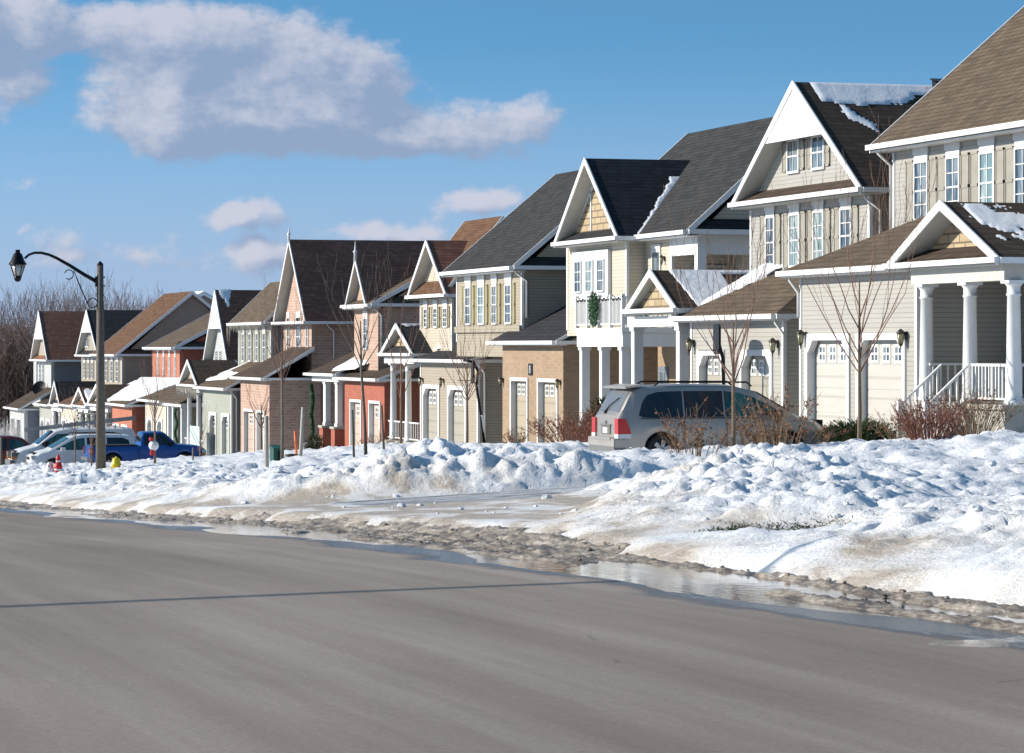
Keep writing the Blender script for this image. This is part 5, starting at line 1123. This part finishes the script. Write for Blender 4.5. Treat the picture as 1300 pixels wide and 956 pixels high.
def stake(label, px, X, y0, y1, px1=None, r=.035, mat='stake', name='stake'):
    Y = X / tan(th(px)); zb = top(X, Y) - .2; zt = zz(y0, X, Y); dx = ((px1 or px) - px) / F * dep(X, Y)
    m = MB(); m.tube([(X, Y, zb), (X + dx, Y, zt)], r, 7); o = m.build(name, M[mat]); o.location = (0, 0, 0)
    # put the origin at the foot
    for v_ in o.data.vertices: v_.co -= Vector((X, Y, zb))
    o.location = (X, Y, zb); return tag(o, label, 'stake', 'stakes by the young trees')
stake('weathered wooden stake left of the dark trunked sapling by the red garage', 450, 20, 520, 585, 447)
stake('weathered wooden stake right of the dark trunked sapling by the red garage', 489, 20, 514, 590, 484)
stake('pale upright stake in the snow beside the green utility box', 339, 16, 528, 605, 338, .055, 'stakelight')
stake('pale leaning stake near the orange marker', 380, 17.5, 517, 598, 385, .05, 'stakelight')
stake('thin brown stake at the front wheel of the blue pickup', 245, 19, 568, 590, 245, .03)
stake('wooden stake at the far left by the red vehicle', 1.5, 17, 555, 590, 1.5, .05, 'stake')
o = stake('bright orange marker rod in front of the dark brick garage wall', 377, 21, 547, 595, 374.5, .04, 'orange', 'marker_rod'); o['category'] = 'marker'; del o['group']

# shrubs
def shrub(label, px, X, h, w, seed, stems=60, mat='drystem', leaf=None, nleaf=0, name='shrub', dy=None, group='dry shrubs in the front gardens', lift=0, r=.008):
    Y = X / tan(th(px)); z = top(X, Y) - .05 + lift; rs = random.Random(seed); T = Thing(name, label, 'shrub', (X, Y, z), group)
    m = MB(); lf = MB(); dy = dy or w
    for k in range(stems):
        a = rs.uniform(0, 2 * pi); rr = sqrt(rs.random()); bx, by = X + cos(a) * w * .22 * rr, Y + sin(a) * dy * .22 * rr; tx, ty = X + cos(a) * w * .62 * rr * rs.uniform(.7, 1.1), Y + sin(a) * dy * .62 * rr * rs.uniform(.7, 1.1); hh = h * rs.uniform(.55, 1.05) * (1 - .35 * rr)
        p0 = Vector((bx, by, z)); p2 = Vector((tx, ty, z + hh)); p1 = p0.lerp(p2, .5) + Vector((rs.uniform(-.05, .05), rs.uniform(-.05, .05), h * .06)); m.tube([p0, p1, p2], [r, r * .8, r * .4], 4, cap=False)
        for q in range(3):
            t = rs.uniform(.35, .9); b = p0.lerp(p2, t); e = b + Vector((rs.uniform(-.16, .16), rs.uniform(-.16, .16), rs.uniform(.03, .25))) * (h * .9); m.tube([b, e], [r * .6, r * .3], 3, cap=False)
            for _ in range(nleaf):
                c = b.lerp(e, rs.random()) + Vector((rs.uniform(-.03, .03),) * 3); u = Vector((rs.uniform(-1, 1), rs.uniform(-1, 1), rs.uniform(-1, 1))).normalized() * rs.uniform(.018, .042); v_ = u.orthogonal().normalized() * u.length * .7; o = len(lf.v)
                lf.v += [tuple(c - u), tuple(c + v_), tuple(c + u), tuple(c - v_)]; lf.f.append((o, o + 1, o + 2, o + 3)); lf.smooth.append(False)
    T.part(m, 'stems', mat)
    if nleaf: T.part(lf, 'leaves', leaf or 'leafbrown')
    return T
shrub('tall dry shrub with rusty leaves in front of the silver minivan door', 884, 19.8, 1.55, 1.5, 41, 34, 'drystem', None, 4)
shrub('dry shrub with rusty leaves at the bonnet of the silver minivan', 985, 22.8, 1.65, 2.2, 42, 40, 'drystem', None, 4)
shrub('low brown shrub with clustered leaves in the snow below the minivan bonnet', 1005, 23.6, .75, 2.4, 43, 45, 'drystem', None, 5)
shrub('small dry shrub with few leaves between the minivan and the nearest garage', 950, 22.8, 1.0, 1.6, 44, 34, 'drystem', None, 2)
shrub('dense red twig bush beside the nearest porch steps', 1180, 26.5, 1.25, 1.9, 45, 130, 'redstem', None, 1)
shrub('pale twiggy bush in front of the nearest garage door', 1148, 27.4, 1.0, 1.6, 46, 55, 'drystem', None, 2)
shrub('thin greyish bush below the nearest porch railing', 1235, 28, 1.35, 2.0, 47, 90, 'drystem', None, 1)
shrub('brown leafy hedge shrub beside the tan brick garage', 727, 29.5, 1.25, 3.0, 48, 110, 'redstem', None, 4, dy=4)
shrub('dull brown shrub behind the tail of the silver minivan', 752, 28.5, 1.5, 2.2, 49, 90, 'redstem', None, 3)
shrub('round dry shrub at the corner of the red brick garage', 481, 30, 1.3, 2.0, 50, 80, 'drystem', None, 2)
shrub('small dry shrub at the foot of the tan garage pier', 655, 31.5, .8, 1.2, 51, 50, 'drystem', None, 1)
# frosted shrub far left
shrub('pale frosted shrub left of the last garage', 4, 30, 3.2, 5.0, 52, 160, 'ornwhite', None, 1, r=.02)
# junipers
def juniper(label, px, X, h, w, seed, n=420, dy=None):
    Y = X / tan(th(px)); z = top(X, Y) - .05; rs = random.Random(seed); T = Thing('juniper', label, 'shrub', (X, Y, z), 'evergreen shrubs'); m = MB(); st = MB(); dy = dy or w
    for k in range(26): a = rs.uniform(0, 2 * pi); st.tube([(X, Y, z), (X + cos(a) * w * .4, Y + sin(a) * dy * .4, z + h * rs.uniform(.3, .8))], [.02, .008], 4, cap=False)
    for k in range(n):
        a = rs.uniform(0, 2 * pi); rr = rs.random() ** .6; b = Vector((X + cos(a) * w * .5 * rr, Y + sin(a) * dy * .5 * rr, z + h * rs.uniform(.1, .8) * (1 - .45 * rr * rr))); d = Vector((cos(a) * .8, sin(a) * .8, rs.uniform(.2, 1.1))).normalized()
        for q in range(5):
            e = b + d * rs.uniform(.10, .26) + Vector((rs.uniform(-.08, .08), rs.uniform(-.08, .08), rs.uniform(-.03, .08))); m.tube([b, e], [.016, .004], 3, cap=False)
    T.part(st, 'stems', 'bark'); T.part(m, 'foliage', 'everg'); return T
juniper('dark green spreading juniper in front of the nearest garage doors', 1090, 28.4, .66, 1.7, 61, 520, 1.6)
juniper('narrow yellow green evergreen by the red brick porch', 400, 33.6, 2.2, 1.0, 62, 420)
# greenery by the fourth house
juniper('dark evergreen on the porch behind the minivan tail', 765, 30.8, 1.9, .9, 63, 420)

# ------------------------------------------------------------------ basketball hoops, seen edge on
def hoop(label, px, X, ztop, zbase, bend=False):
    Y = X / tan(th(px)); zb = ground_z(X, Y) ; T = Thing('basketball_hoop', label, 'basketball hoop', (X, Y, zb), 'basketball hoops on the drives')
    zt = zz(ztop, X, Y); zm = zz(zbase, X, Y)
    m = MB()
    if bend: m.tube([(X + .45, Y, zb), (X + .30, Y, zb + 1.2), (X + .14, Y, zb + 2.2), (X + .2, Y, zt - .4), (X + .05, Y, zt - .08), (X - .35, Y, zt)], .05, 8)
    else: m.tube([(X + .25, Y, zb), (X + .18, Y, zm - .1), (X + .06, Y, zm + .3)], .055, 8)
    T.part(m, 'pole', 'black')
    if bend: m = MB(); m.tube([(X + .415, Y, zb + .55), (X + .33, Y, zb + 1.15)], .06, 8); T.part(m, 'pole_sleeve', 'ornwhite')
    H = zt - zm; zc = (zt + zm) / 2; yaw = .0; pts = []
    for q in range(24):
        t = 2 * pi * q / 24; yv_ = cos(t); zv_ = sin(t); pts.append((X - .03 + .22 * yv_ * .56, Y + .56 * math.copysign(abs(yv_) ** .6, yv_), zc + H / 2 * math.copysign(abs(zv_) ** .7, zv_)))
    m = MB(); m.prism(pts, (.07, 0, 0)); b = T.part(m, 'backboard', 'black')
    ring = [(X - .30 + .23 * cos(q * pi / 8), Y + .23 * sin(q * pi / 8), zm + .12) for q in range(17)]; m = MB(); m.tube(ring, .012, 5); m.tube([(X - .04, Y, zm + .12), (X - .08, Y, zm + .12)], .03, 5); T.part(m, 'rim', 'black')
    m = MB()
    for q in range(10): a = q * pi / 5; m.tube([(X - .30 + .23 * cos(a), Y + .23 * sin(a), zm + .12), (X - .30 + .13 * cos(a + .3), Y + .13 * sin(a + .3), zm - .28)], .006, 3)
    T.part(m, 'net', 'ornwhite')
    if bend: m = MB(); m.box(X - .3, X + .9, Y - .4, Y + .4, zb, zb + .16); T.part(m, 'base', 'black')
hoop('black basketball hoop seen edge on before the second garage', 910, xx(910, 80.2), 411, 450)
hoop('black basketball hoop on a bent pole by the beige garage corner', 600, xx(604, 106.6) - .6, 457, 487, True)

# ------------------------------------------------------------------ small street things
def at_px(px, X): Y = X / tan(th(px)); return X, Y
X, Y = at_px(351.5, 18.5); s_ = F / dep(X, Y); zt = zz(566, X, Y); zb = zz(594, X, Y); T = Thing('utility_box', 'dark green utility box standing in the snow before the pink brick wall', 'utility box', (X, Y, zb)); w = 14 / s_
T.part(MB().box(X - w * .48, X + w * .48, Y - .28, Y + .28, zb, zt - .06), 'cabinet', 'green'); T.part(MB().prism([(X - w * .52, Y - .32, zt - .06), (X + w * .52, Y - .32, zt - .06), (X + w * .5, Y + .32, zt + .02), (X - w * .5, Y + .32, zt + .02)], (0, 0, -.05)), 'lid', 'green'); T.part(MB().box(X - .02, X + .02, Y - .31, Y - .281, zb + .2, zt - .15), 'latch', 'black')
X, Y = at_px(370.5, 19.5); zt = zz(576, X, Y); T = Thing('bin', 'small dark brown bin beside the orange marker rod', 'bin', (X, Y, top(X, Y)))
T.part(MB().lathe([(.16, top(X, Y) - .05), (.2, zt - .04)], (X, Y, 0), 12), 'bucket', plain('brown_bin', (.06, .04, .035), .6)); T.part(MB().lathe([(.215, zt - .05), (.215, zt - .02), (.05, zt)], (X, Y, 0), 12), 'lid', 'iron')
# fire hydrant
X, Y = at_px(147.5, 14.3); zb = top(X, Y) - .2; zt = zz(580.5, X, Y); T = Thing('fire_hydrant', 'yellow fire hydrant rising from the snow by the lamp post', 'fire hydrant', (X, Y, zb)); R_ = .125
T.part(MB().lathe([(R_ * 1.25, zb), (R_ * 1.25, zb + .06), (R_, zb + .08), (R_, zt - .24), (R_ * 1.2, zt - .23), (R_ * 1.2, zt - .19), (R_ * 1.05, zt - .17), (R_ * 1.0, zt - .10), (R_ * .8, zt - .04), (R_ * .4, zt - .005)], (X, Y, 0), 16), 'barrel', 'yellow')
T.part(MB().lathe([(.03, zt - .03), (.03, zt + .02)], (X, Y, 0), 5), 'top_nut', 'yellow')
for sg in (-1, 1): T.part(MB().lathe([(.055, sg * .1), (.055, sg * .19), (.03, sg * .21)], (X, Y, zt - .34), 10, 'y'), 'side_cap', 'yellow')
T.part(MB().lathe([(.075, -.19), (.075, -.1)], (X, Y, zt - .36), 10, 'x'), 'front_cap', 'yellow')
# snowman and red figure ornaments
def ball(m, c, r, sq=1.0): m.lathe([(r * sin(pi * (q + .5) / 9), -r * sq * cos(pi * (q + .5) / 9)) for q in range(9)], c, 12)
X, Y = at_px(63.5, 12.0); zb = top(X, Y) - .15; zt = zz(583, X, Y); h = zt - zb; T = Thing('snowman_ornament', 'lit snowman ornament with black hat and red scarf beside the white minivan bumper', 'ornament', (X, Y, zb))
m = MB(); ball(m, (X, Y, zb + h * .28), h * .33); ball(m, (X, Y, zb + h * .60), h * .22); ball(m, (X, Y, zb + h * .80), h * .15); T.part(m, 'body', 'ornwhite')
T.part(MB().lathe([(h * .24, zb + h * .86), (h * .24, zb + h * .89), (h * .15, zb + h * .89), (h * .15, zt)], (X, Y, 0), 12), 'hat', 'black')
m = MB(); m.lathe([(h * .10, zb + h * .66), (h * .14, zb + h * .68), (h * .10, zb + h * .71)], (X, Y, 0), 12); m.box(X - h * .19, X - h * .15, Y - .03, Y + .05, zb + h * .3, zb + h * .68); m.box(X - .06, X + .06, Y - h * .2, Y - h * .17, zb + h * .3, zb + h * .68); T.part(m, 'scarf', 'red')
X, Y = at_px(74, 12.2); zb = top(X, Y) - .1; zt = zz(577, X, Y); h = zt - zb; T = Thing('gnome_ornament', 'red and white gnome ornament next to the snowman', 'ornament', (X, Y, zb))
T.part(MB().lathe([(h * .16, zb), (h * .20, zb + h * .15), (h * .22, zb + h * .38), (h * .15, zb + h * .58)], (X, Y, 0), 12), 'coat', 'red'); m = MB(); ball(m, (X, Y, zb + h * .66), h * .13); m.lathe([(h * .215, zb + h * .16), (h * .225, zb + h * .24)], (X, Y, 0), 12); T.part(m, 'beard', 'ornwhite'); T.part(MB().lathe([(h * .15, zb + h * .70), (h * .13, zb + h * .80), (h * .07, zb + h * .92), (.02, zt)], (X, Y, 0), 12), 'hat', 'red')
X, Y = at_px(195.5, 16.6); zc = zz(565.5, X, Y); s_ = F / dep(X, Y); r = 6.5 / s_; T = Thing('wreath_ornament', 'white round ornament with red bows tied to the sapling by the blue pickup', 'ornament', (X, Y, zc - r * 2)); m = MB(); ball(m, (X - .03, Y - .12, zc), r); T.part(m, 'disc', 'ornwhite')
m = MB(); ball(m, (X - .12, Y - .15, zc + r * 1.25), r * .42); ball(m, (X - .08, Y - .15, zc - r * 1.25), r * .42); m.box(X - .14, X - .02, Y - .2, Y - .12, zc - r * 1.9, zc - r * .9); T.part(m, 'bow', 'red')
# child's striped swing board seen on the eighth porch
X, Y = at_px(246, 31.6); zt = zz(541, X, Y); zb = zz(570, X, Y); m = MB(); m.box(X, X + .05, Y - 1.7, Y + 1.2, zb, zt); o = m.build('porch_banner', plain('pale_teal_banner', (.55, .72, .72), .6, var=.25, scale=6), None, (X, Y, zb)); o.location = (X, Y, zb); tag(o, 'pale teal striped panel leaning on the sage house porch', 'panel')

# ------------------------------------------------------------------ utility poles and wire (their shadow crosses the road)
def upole(label, X, Y):
    z = ground_z(max(X, 0), Y) ; T = Thing('utility_pole', label, 'utility pole', (X, Y, z), 'utility poles'); T.part(MB().tube([(X, Y, z - .3), (X, Y, z + 8.6)], [.16, .11], 10), 'shaft', 'stake'); T.part(MB().box(X - .9, X + .9, Y - .05, Y + .05, z + 7.9, z + 8.02), 'crossarm', 'stake'); return Vector((X, Y, z + 8.1))
SUN_AZ = radians(21); SUN_EL = radians(23)
def road_pt(px, py):
    d_ = 19.0
    for _ in range(30):
        t = th(px); Rr = d_ / cos(t - A0); d_ = -road_z(Rr * cos(t)) * F / (py - HZ)
    Rr = d_ / cos(th(px) - A0); return Vector((Rr * sin(th(px)), Rr * cos(th(px)), road_z(Rr * cos(th(px)))))
P1, P2 = road_pt(0, 768), road_pt(730, 735); SD = Vector((-cos(SUN_AZ) * cos(SUN_EL), sin(SUN_AZ) * cos(SUN_EL), sin(SUN_EL)))
hw = 7.0; sh_ = SD * (hw / SD.z); W1, W2 = P1 + sh_, P2 + sh_; dr = (W2 - W1); dr.z = 0; dr.normalize()
A_ = W1 - dr * 9; B_ = W1 + dr * ((26 - W1.x) / dr.x); zA = A_.z; 
pA = upole('wooden utility pole on the near verge', A_.x, A_.y); pB = upole('wooden utility pole on the far lawn', B_.x, B_.y)
m = MB(); a_ = Vector((A_.x, A_.y, W1.z)); b_ = Vector((B_.x, B_.y, W1.z + .6)); m.tube([a_.lerp(b_, q / 30) + Vector((0, 0, -.0)) for q in range(31)], .045, 6)
o = m.build('utility_wire', M['black']); tag(o, 'thick black cable strung between the two utility poles', 'cable')

# ------------------------------------------------------------------ background woods
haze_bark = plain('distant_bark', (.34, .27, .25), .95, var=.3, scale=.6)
def big_tree(label, px, Y, topy, seed, sp=.55, mat=None):
    X = xx(px, Y); z = lawn_z(Y); zt = zz(topy, X, Y); H = zt - z; rs = random.Random(seed); T = Thing('bare_tree', label, 'tree', (X, Y, z), 'bare trees beyond the last houses')
    m = MB(); m.tube([(X, Y, z), (X + rs.uniform(-.3, .3), Y, z + H * .35), (X + rs.uniform(-.5, .5), Y, z + H * .6)], [.30, .22, .14], 6); T.part(m, 'trunk', haze_bark)
    m = MB()
    for k in range(11):
        a = k * 2.4; zz0 = z + H * rs.uniform(.25, .6); branchy(m, Vector((X, Y, zz0)), Vector((cos(a) * sp, sin(a) * sp, 1)), (zt - zz0) * rs.uniform(.36, .5), .075, 3, rs, .5, .22, 3, 3, .55, .016, 4)
    T.part(m, 'crown', haze_bark)
for k, (px, ty, Y, lb) in enumerate([(8, 385, 330, 'far left bare tree rising above the brown woods'), (28, 368, 345, 'bare tree left of the tall forked one beyond the last house'), (62, 352, 325, 'tallest forked bare tree behind the last two houses'), (84, 362, 350, 'bare tree in line with the lamp bracket'), (104, 366, 335, 'bare tree just left of the lamp post top'),
    (146, 363, 330, 'bare tree with dense crown right of the lamp post'), (158, 368, 352, 'slim bare tree behind the black ridge'), (182, 374, 340, 'low bare tree over the brown roof slope'), (205, 368, 350, 'small bare tree near the rust roof peak'), (44, 375, 360, 'thin bare tree beyond the last gable'), (125, 371, 360, 'pale bare tree behind the lamp post'), (-14, 380, 340, 'bare tree at the edge of the woods'), (170, 377, 365, 'faint bare tree behind the ridge line')]):
    big_tree(lb, px, Y, ty, 100 + k)
# dense woods as one mass
m = MB(); rs = random.Random(77)
for k in range(1500):
    px = rs.uniform(-60, 250); Y = rs.uniform(280, 330); X = xx(px, Y); z = lawn_z(Y); ty = 405 + 14 * noise.noise(Vector((px * .04, 1, 1))) + (18 if px > 50 else 0) + rs.uniform(0, 10); zt = zz(ty, X, Y); H = zt - z
    m.tube([(X, Y, z), (X + rs.uniform(-.4, .4), Y, z + H * .6)], [.16, .08], 3, cap=False)
    for q in range(10):
        b = Vector((X, Y, z + H * rs.uniform(.05, .75))); a = rs.uniform(0, 6.28); L = H * rs.uniform(.12, .28); e = b + Vector((cos(a) * L * .6, sin(a) * L * .6, L)); m.tube([b, e], [.055, .02], 3, cap=False)
        for w_ in range(3): c_ = b.lerp(e, rs.uniform(.3, .9)); m.tube([c_, c_ + Vector((rs.uniform(-.7, .7), rs.uniform(-.7, .7), rs.uniform(.3, 1.1)))], [.035, .015], 3, cap=False)
o = m.build('woods', plain('woods_bark', (.30, .21, .165), .95, var=.3, scale=.5)); tag(o, 'dense brown leafless woods behind the end of the street', 'woods', kind='stuff')
# rising wooded ground behind
mm = MB(); 
grid_mesh('hill', lin(-40, 160, 30), lin(300, 420, 14), lambda x, y: lawn_z(y) - .5 + 9.5 * sm(y, 322, 380) * (1 - sm(x, 45, 110)), plain('leaf_litter_hill', (.22, .155, .12), .95, var=.3, scale=.4))
# ------------------------------------------------------------------ camera, sun, sky
cam = bpy.data.cameras.new('camera'); co = bpy.data.objects.new('camera', cam); C.objects.link(co); bpy.context.scene.camera = co
co.location = (0, 0, 0); co.rotation_euler = (pi / 2, 0, -A0); cam.sensor_width = 36; cam.lens = 36 * F / 1300; cam.shift_y = -(478 - HZ) / 1300; cam.clip_start = .5; cam.clip_end = 5000
su = bpy.data.lights.new('sun', 'SUN'); su.energy = 5.0; su.angle = radians(.42); su.color = (1.0, .925, .82); so = bpy.data.objects.new('sun', su); C.objects.link(so)
so.rotation_euler = SD.to_track_quat('Z', 'Y').to_euler(); so.location = (-20, 20, 30)
sc = bpy.context.scene; w = bpy.data.worlds.new('World'); sc.world = w; w.use_nodes = True; nt = w.node_tree; nd = nt.nodes; lk = nt.links
bg = nd['Background']; bg.inputs['Strength'].default_value = .11
def MT(op, a, b=0.0, clamp=False):
    q = nd.new('ShaderNodeMath'); q.operation = op; q.use_clamp = clamp
    for i, v in enumerate((a, b)):
        if isinstance(v, (int, float)): q.inputs[i].default_value = v
        else: lk.new(v, q.inputs[i])
    return q.outputs[0]
tc = nd.new('ShaderNodeTexCoord'); sp = nd.new('ShaderNodeSeparateXYZ'); lk.new(tc.outputs['Generated'], sp.inputs[0]); X, Y, Z = sp.outputs
sky = nd.new('ShaderNodeTexSky'); sky.sky_type = 'NISHITA'; sky.sun_disc = False; sky.sun_elevation = SUN_EL; sky.sun_rotation = math.atan2(SD.x, SD.y) % (2 * pi)
sky.air_density = 1.0; sky.dust_density = .3; sky.ozone_density = 2.5; sky.altitude = 100
# look a little higher into the sky dome: a long lens sees only the lowest six degrees
cb = nd.new('ShaderNodeCombineXYZ'); lk.new(X, cb.inputs[0]); lk.new(Y, cb.inputs[1]); lk.new(MT('ADD', MT('MULTIPLY', Z, 3.2), .12), cb.inputs[2]); nv = nd.new('ShaderNodeVectorMath'); nv.operation = 'NORMALIZE'; lk.new(cb.outputs[0], nv.inputs[0]); lk.new(nv.outputs[0], sky.inputs['Vector'])
# clouds: angles in "photo pixels" are only a unit: 1 = 1/3900 rad of compass bearing / altitude
az = MT('ARCTAN2', X, Y); U = MT('ADD', MT('MULTIPLY', MT('SUBTRACT', az, A0), F), 650); el = MT('ARCSINE', Z); V = MT('SUBTRACT', HZ, MT('MULTIPLY', el, F))
def group():
    g = bpy.data.node_groups.new('cloud_density', 'ShaderNodeTree'); g.interface.new_socket('U', in_out='INPUT', socket_type='NodeSocketFloat'); g.interface.new_socket('V', in_out='INPUT', socket_type='NodeSocketFloat'); g.interface.new_socket('D', in_out='OUTPUT', socket_type='NodeSocketFloat')
    gi = g.nodes.new('NodeGroupInput'); go = g.nodes.new('NodeGroupOutput')
    def m(op, a, b=0.0, clamp=False):
        q = g.nodes.new('ShaderNodeMath'); q.operation = op; q.use_clamp = clamp
        for i, v in enumerate((a, b)):
            if isinstance(v, (int, float)): q.inputs[i].default_value = v
            else: g.links.new(v, q.inputs[i])
        return q.outputs[0]
    def nz(sx, sy, scale, det, seed, rough=.55):
        c = g.nodes.new('ShaderNodeCombineXYZ'); g.links.new(m('MULTIPLY', gi.outputs[0], sx / 100), c.inputs[0]); g.links.new(m('MULTIPLY', gi.outputs[1], sy / 100), c.inputs[1]); c.inputs[2].default_value = seed
        t = g.nodes.new('ShaderNodeTexNoise'); t.inputs['Scale'].default_value = scale; t.inputs['Detail'].default_value = det; t.inputs['Roughness'].default_value = rough; g.links.new(c.outputs[0], t.inputs['Vector']); return t.outputs['Fac']
    wu = m('ADD', gi.outputs[0], m('MULTIPLY', m('SUBTRACT', nz(1, 1, .9, 3, 3.3), .5), 90)); wv = m('ADD', gi.outputs[1], m('MULTIPLY', m('SUBTRACT', nz(1, 1, 1.0, 3, 7.7), .5), 60))
    tot = None
    BL = [(15, 45, 110, 50, 1.0), (-60, 20, 120, 60, 1.0), (30, 118, 60, 34, .7), (170, 45, 75, 40, 1.0), (235, 95, 80, 75, 1.1), (190, 140, 90, 45, .9), (330, 120, 70, 50, 1.0), (300, 165, 150, 34, 1.05), (400, 65, 55, 50, 1.0), (450, 110, 80, 52, 1.1), (400, 165, 80, 40, .8),
          (520, 182, 80, 24, .95), (590, 150, 110, 26, .55), (670, 150, 60, 25, .5), (310, 272, 60, 24, .75), (375, 275, 40, 22, .5), (620, 258, 60, 22, .7), (270, 60, 150, 55, .7), (360, 150, 160, 48, .8), (30, 50, 130, 70, .5), (570, 170, 140, 30, .5), (640, 200, 60, 18, .4), (120, 330, 170, 24, .52), (330, 325, 110, 24, .7), (480, 295, 90, 16, .6), (600, 262, 70, 24, .5), (50, 230, 70, 14, .45), (20, 290, 18, 7, .5), (60, 305, 90, 20, .35), (330, 315, 80, 20, .5), (500, 300, 110, 14, .35), (15, 240, 50, 12, .3), (75, 245, 30, 12, .3), (200, 215, 60, 12, .2), (-700, 100, 300, 70, .8), (1900, 100, 260, 70, .8)]
    w_ = None
    for cx, cy, rx, ry, a in BL:
        dx = m('DIVIDE', m('SUBTRACT', wu, cx), rx); dy = m('DIVIDE', m('SUBTRACT', wv, cy), ry); r2 = m('ADD', m('MULTIPLY', dx, dx), m('MULTIPLY', dy, dy)); b = m('MULTIPLY', m('POWER', 2.718, m('MULTIPLY', r2, -.9)), a); tot = b if tot is None else m('MAXIMUM', m('MULTIPLY', m('ADD', tot, b), .72), m('MAXIMUM', tot, b))
    n1 = nz(1.0, 1.4, 1.5, 7, 1.0, .6); v = m('ADD', tot, m('MULTIPLY', m('SUBTRACT', n1, .5), 1.2)); g.links.new(v, go.inputs[0]); return g
G = group()
def dens(du, dv):
    q = nd.new('ShaderNodeGroup'); q.node_tree = G; lk.new(MT('ADD', U, du), q.inputs[0]); lk.new(MT('ADD', V, dv), q.inputs[1]); return q.outputs[0]
d0 = dens(0, 0); d1 = dens(-26, -22)
def ramp(f, a, b):
    mr = nd.new('ShaderNodeMapRange'); mr.interpolation_type = 'SMOOTHSTEP'; mr.inputs['From Min'].default_value = a; mr.inputs['From Max'].default_value = b; lk.new(f, mr.inputs['Value']); return mr.outputs[0]
cov = ramp(d0, .28, .66); lit = ramp(MT('ADD', MT('SUBTRACT', d0, d1), MT('MULTIPLY', MT('SUBTRACT', .75, d0), .22)), -.22, .46)
def mixc(f, a, b):
    q = nd.new('ShaderNodeMix'); q.data_type = 'RGBA'
    for i, v in ((0, f), (6, a), (7, b)):
        if isinstance(v, (int, float)): q.inputs[i].default_value = v
        elif isinstance(v, tuple): q.inputs[i].default_value = (*v, 1)
        else: lk.new(v, q.inputs[i])
    return q.outputs[2]
SK = 1 / .11
ccol = mixc(lit, tuple(v * SK for v in (.245, .31, .445)), tuple(v * SK for v in (.52, .525, .60)))
gain = nd.new('ShaderNodeMix'); gain.data_type = 'RGBA'; gain.blend_type = 'MULTIPLY'; gain.inputs[0].default_value = 1; lk.new(sky.outputs[0], gain.inputs[6]); gain.inputs[7].default_value = (.86, 1.38, 1.42, 1)
hz_ = mixc(ramp(el, .105, .0), gain.outputs[2], tuple(v * SK for v in (.31, .405, .57)))
up = MT('GREATER_THAN', Z, -.02)
fin = mixc(MT('MULTIPLY', MT('MULTIPLY', cov, .86), up), hz_, ccol); lk.new(fin, bg.inputs['Color'])
sc.view_settings.view_transform = 'Standard'; sc.view_settings.look = 'None'; sc.view_settings.exposure = 0.30; sc.view_settings.gamma = 1
w.cycles.sampling_method = 'MANUAL'; w.cycles.sample_map_resolution = 512
sc.cycles.use_denoising = True; sc.cycles.max_bounces = 6; sc.cycles.diffuse_bounces = 1; sc.cycles.glossy_bounces = 3
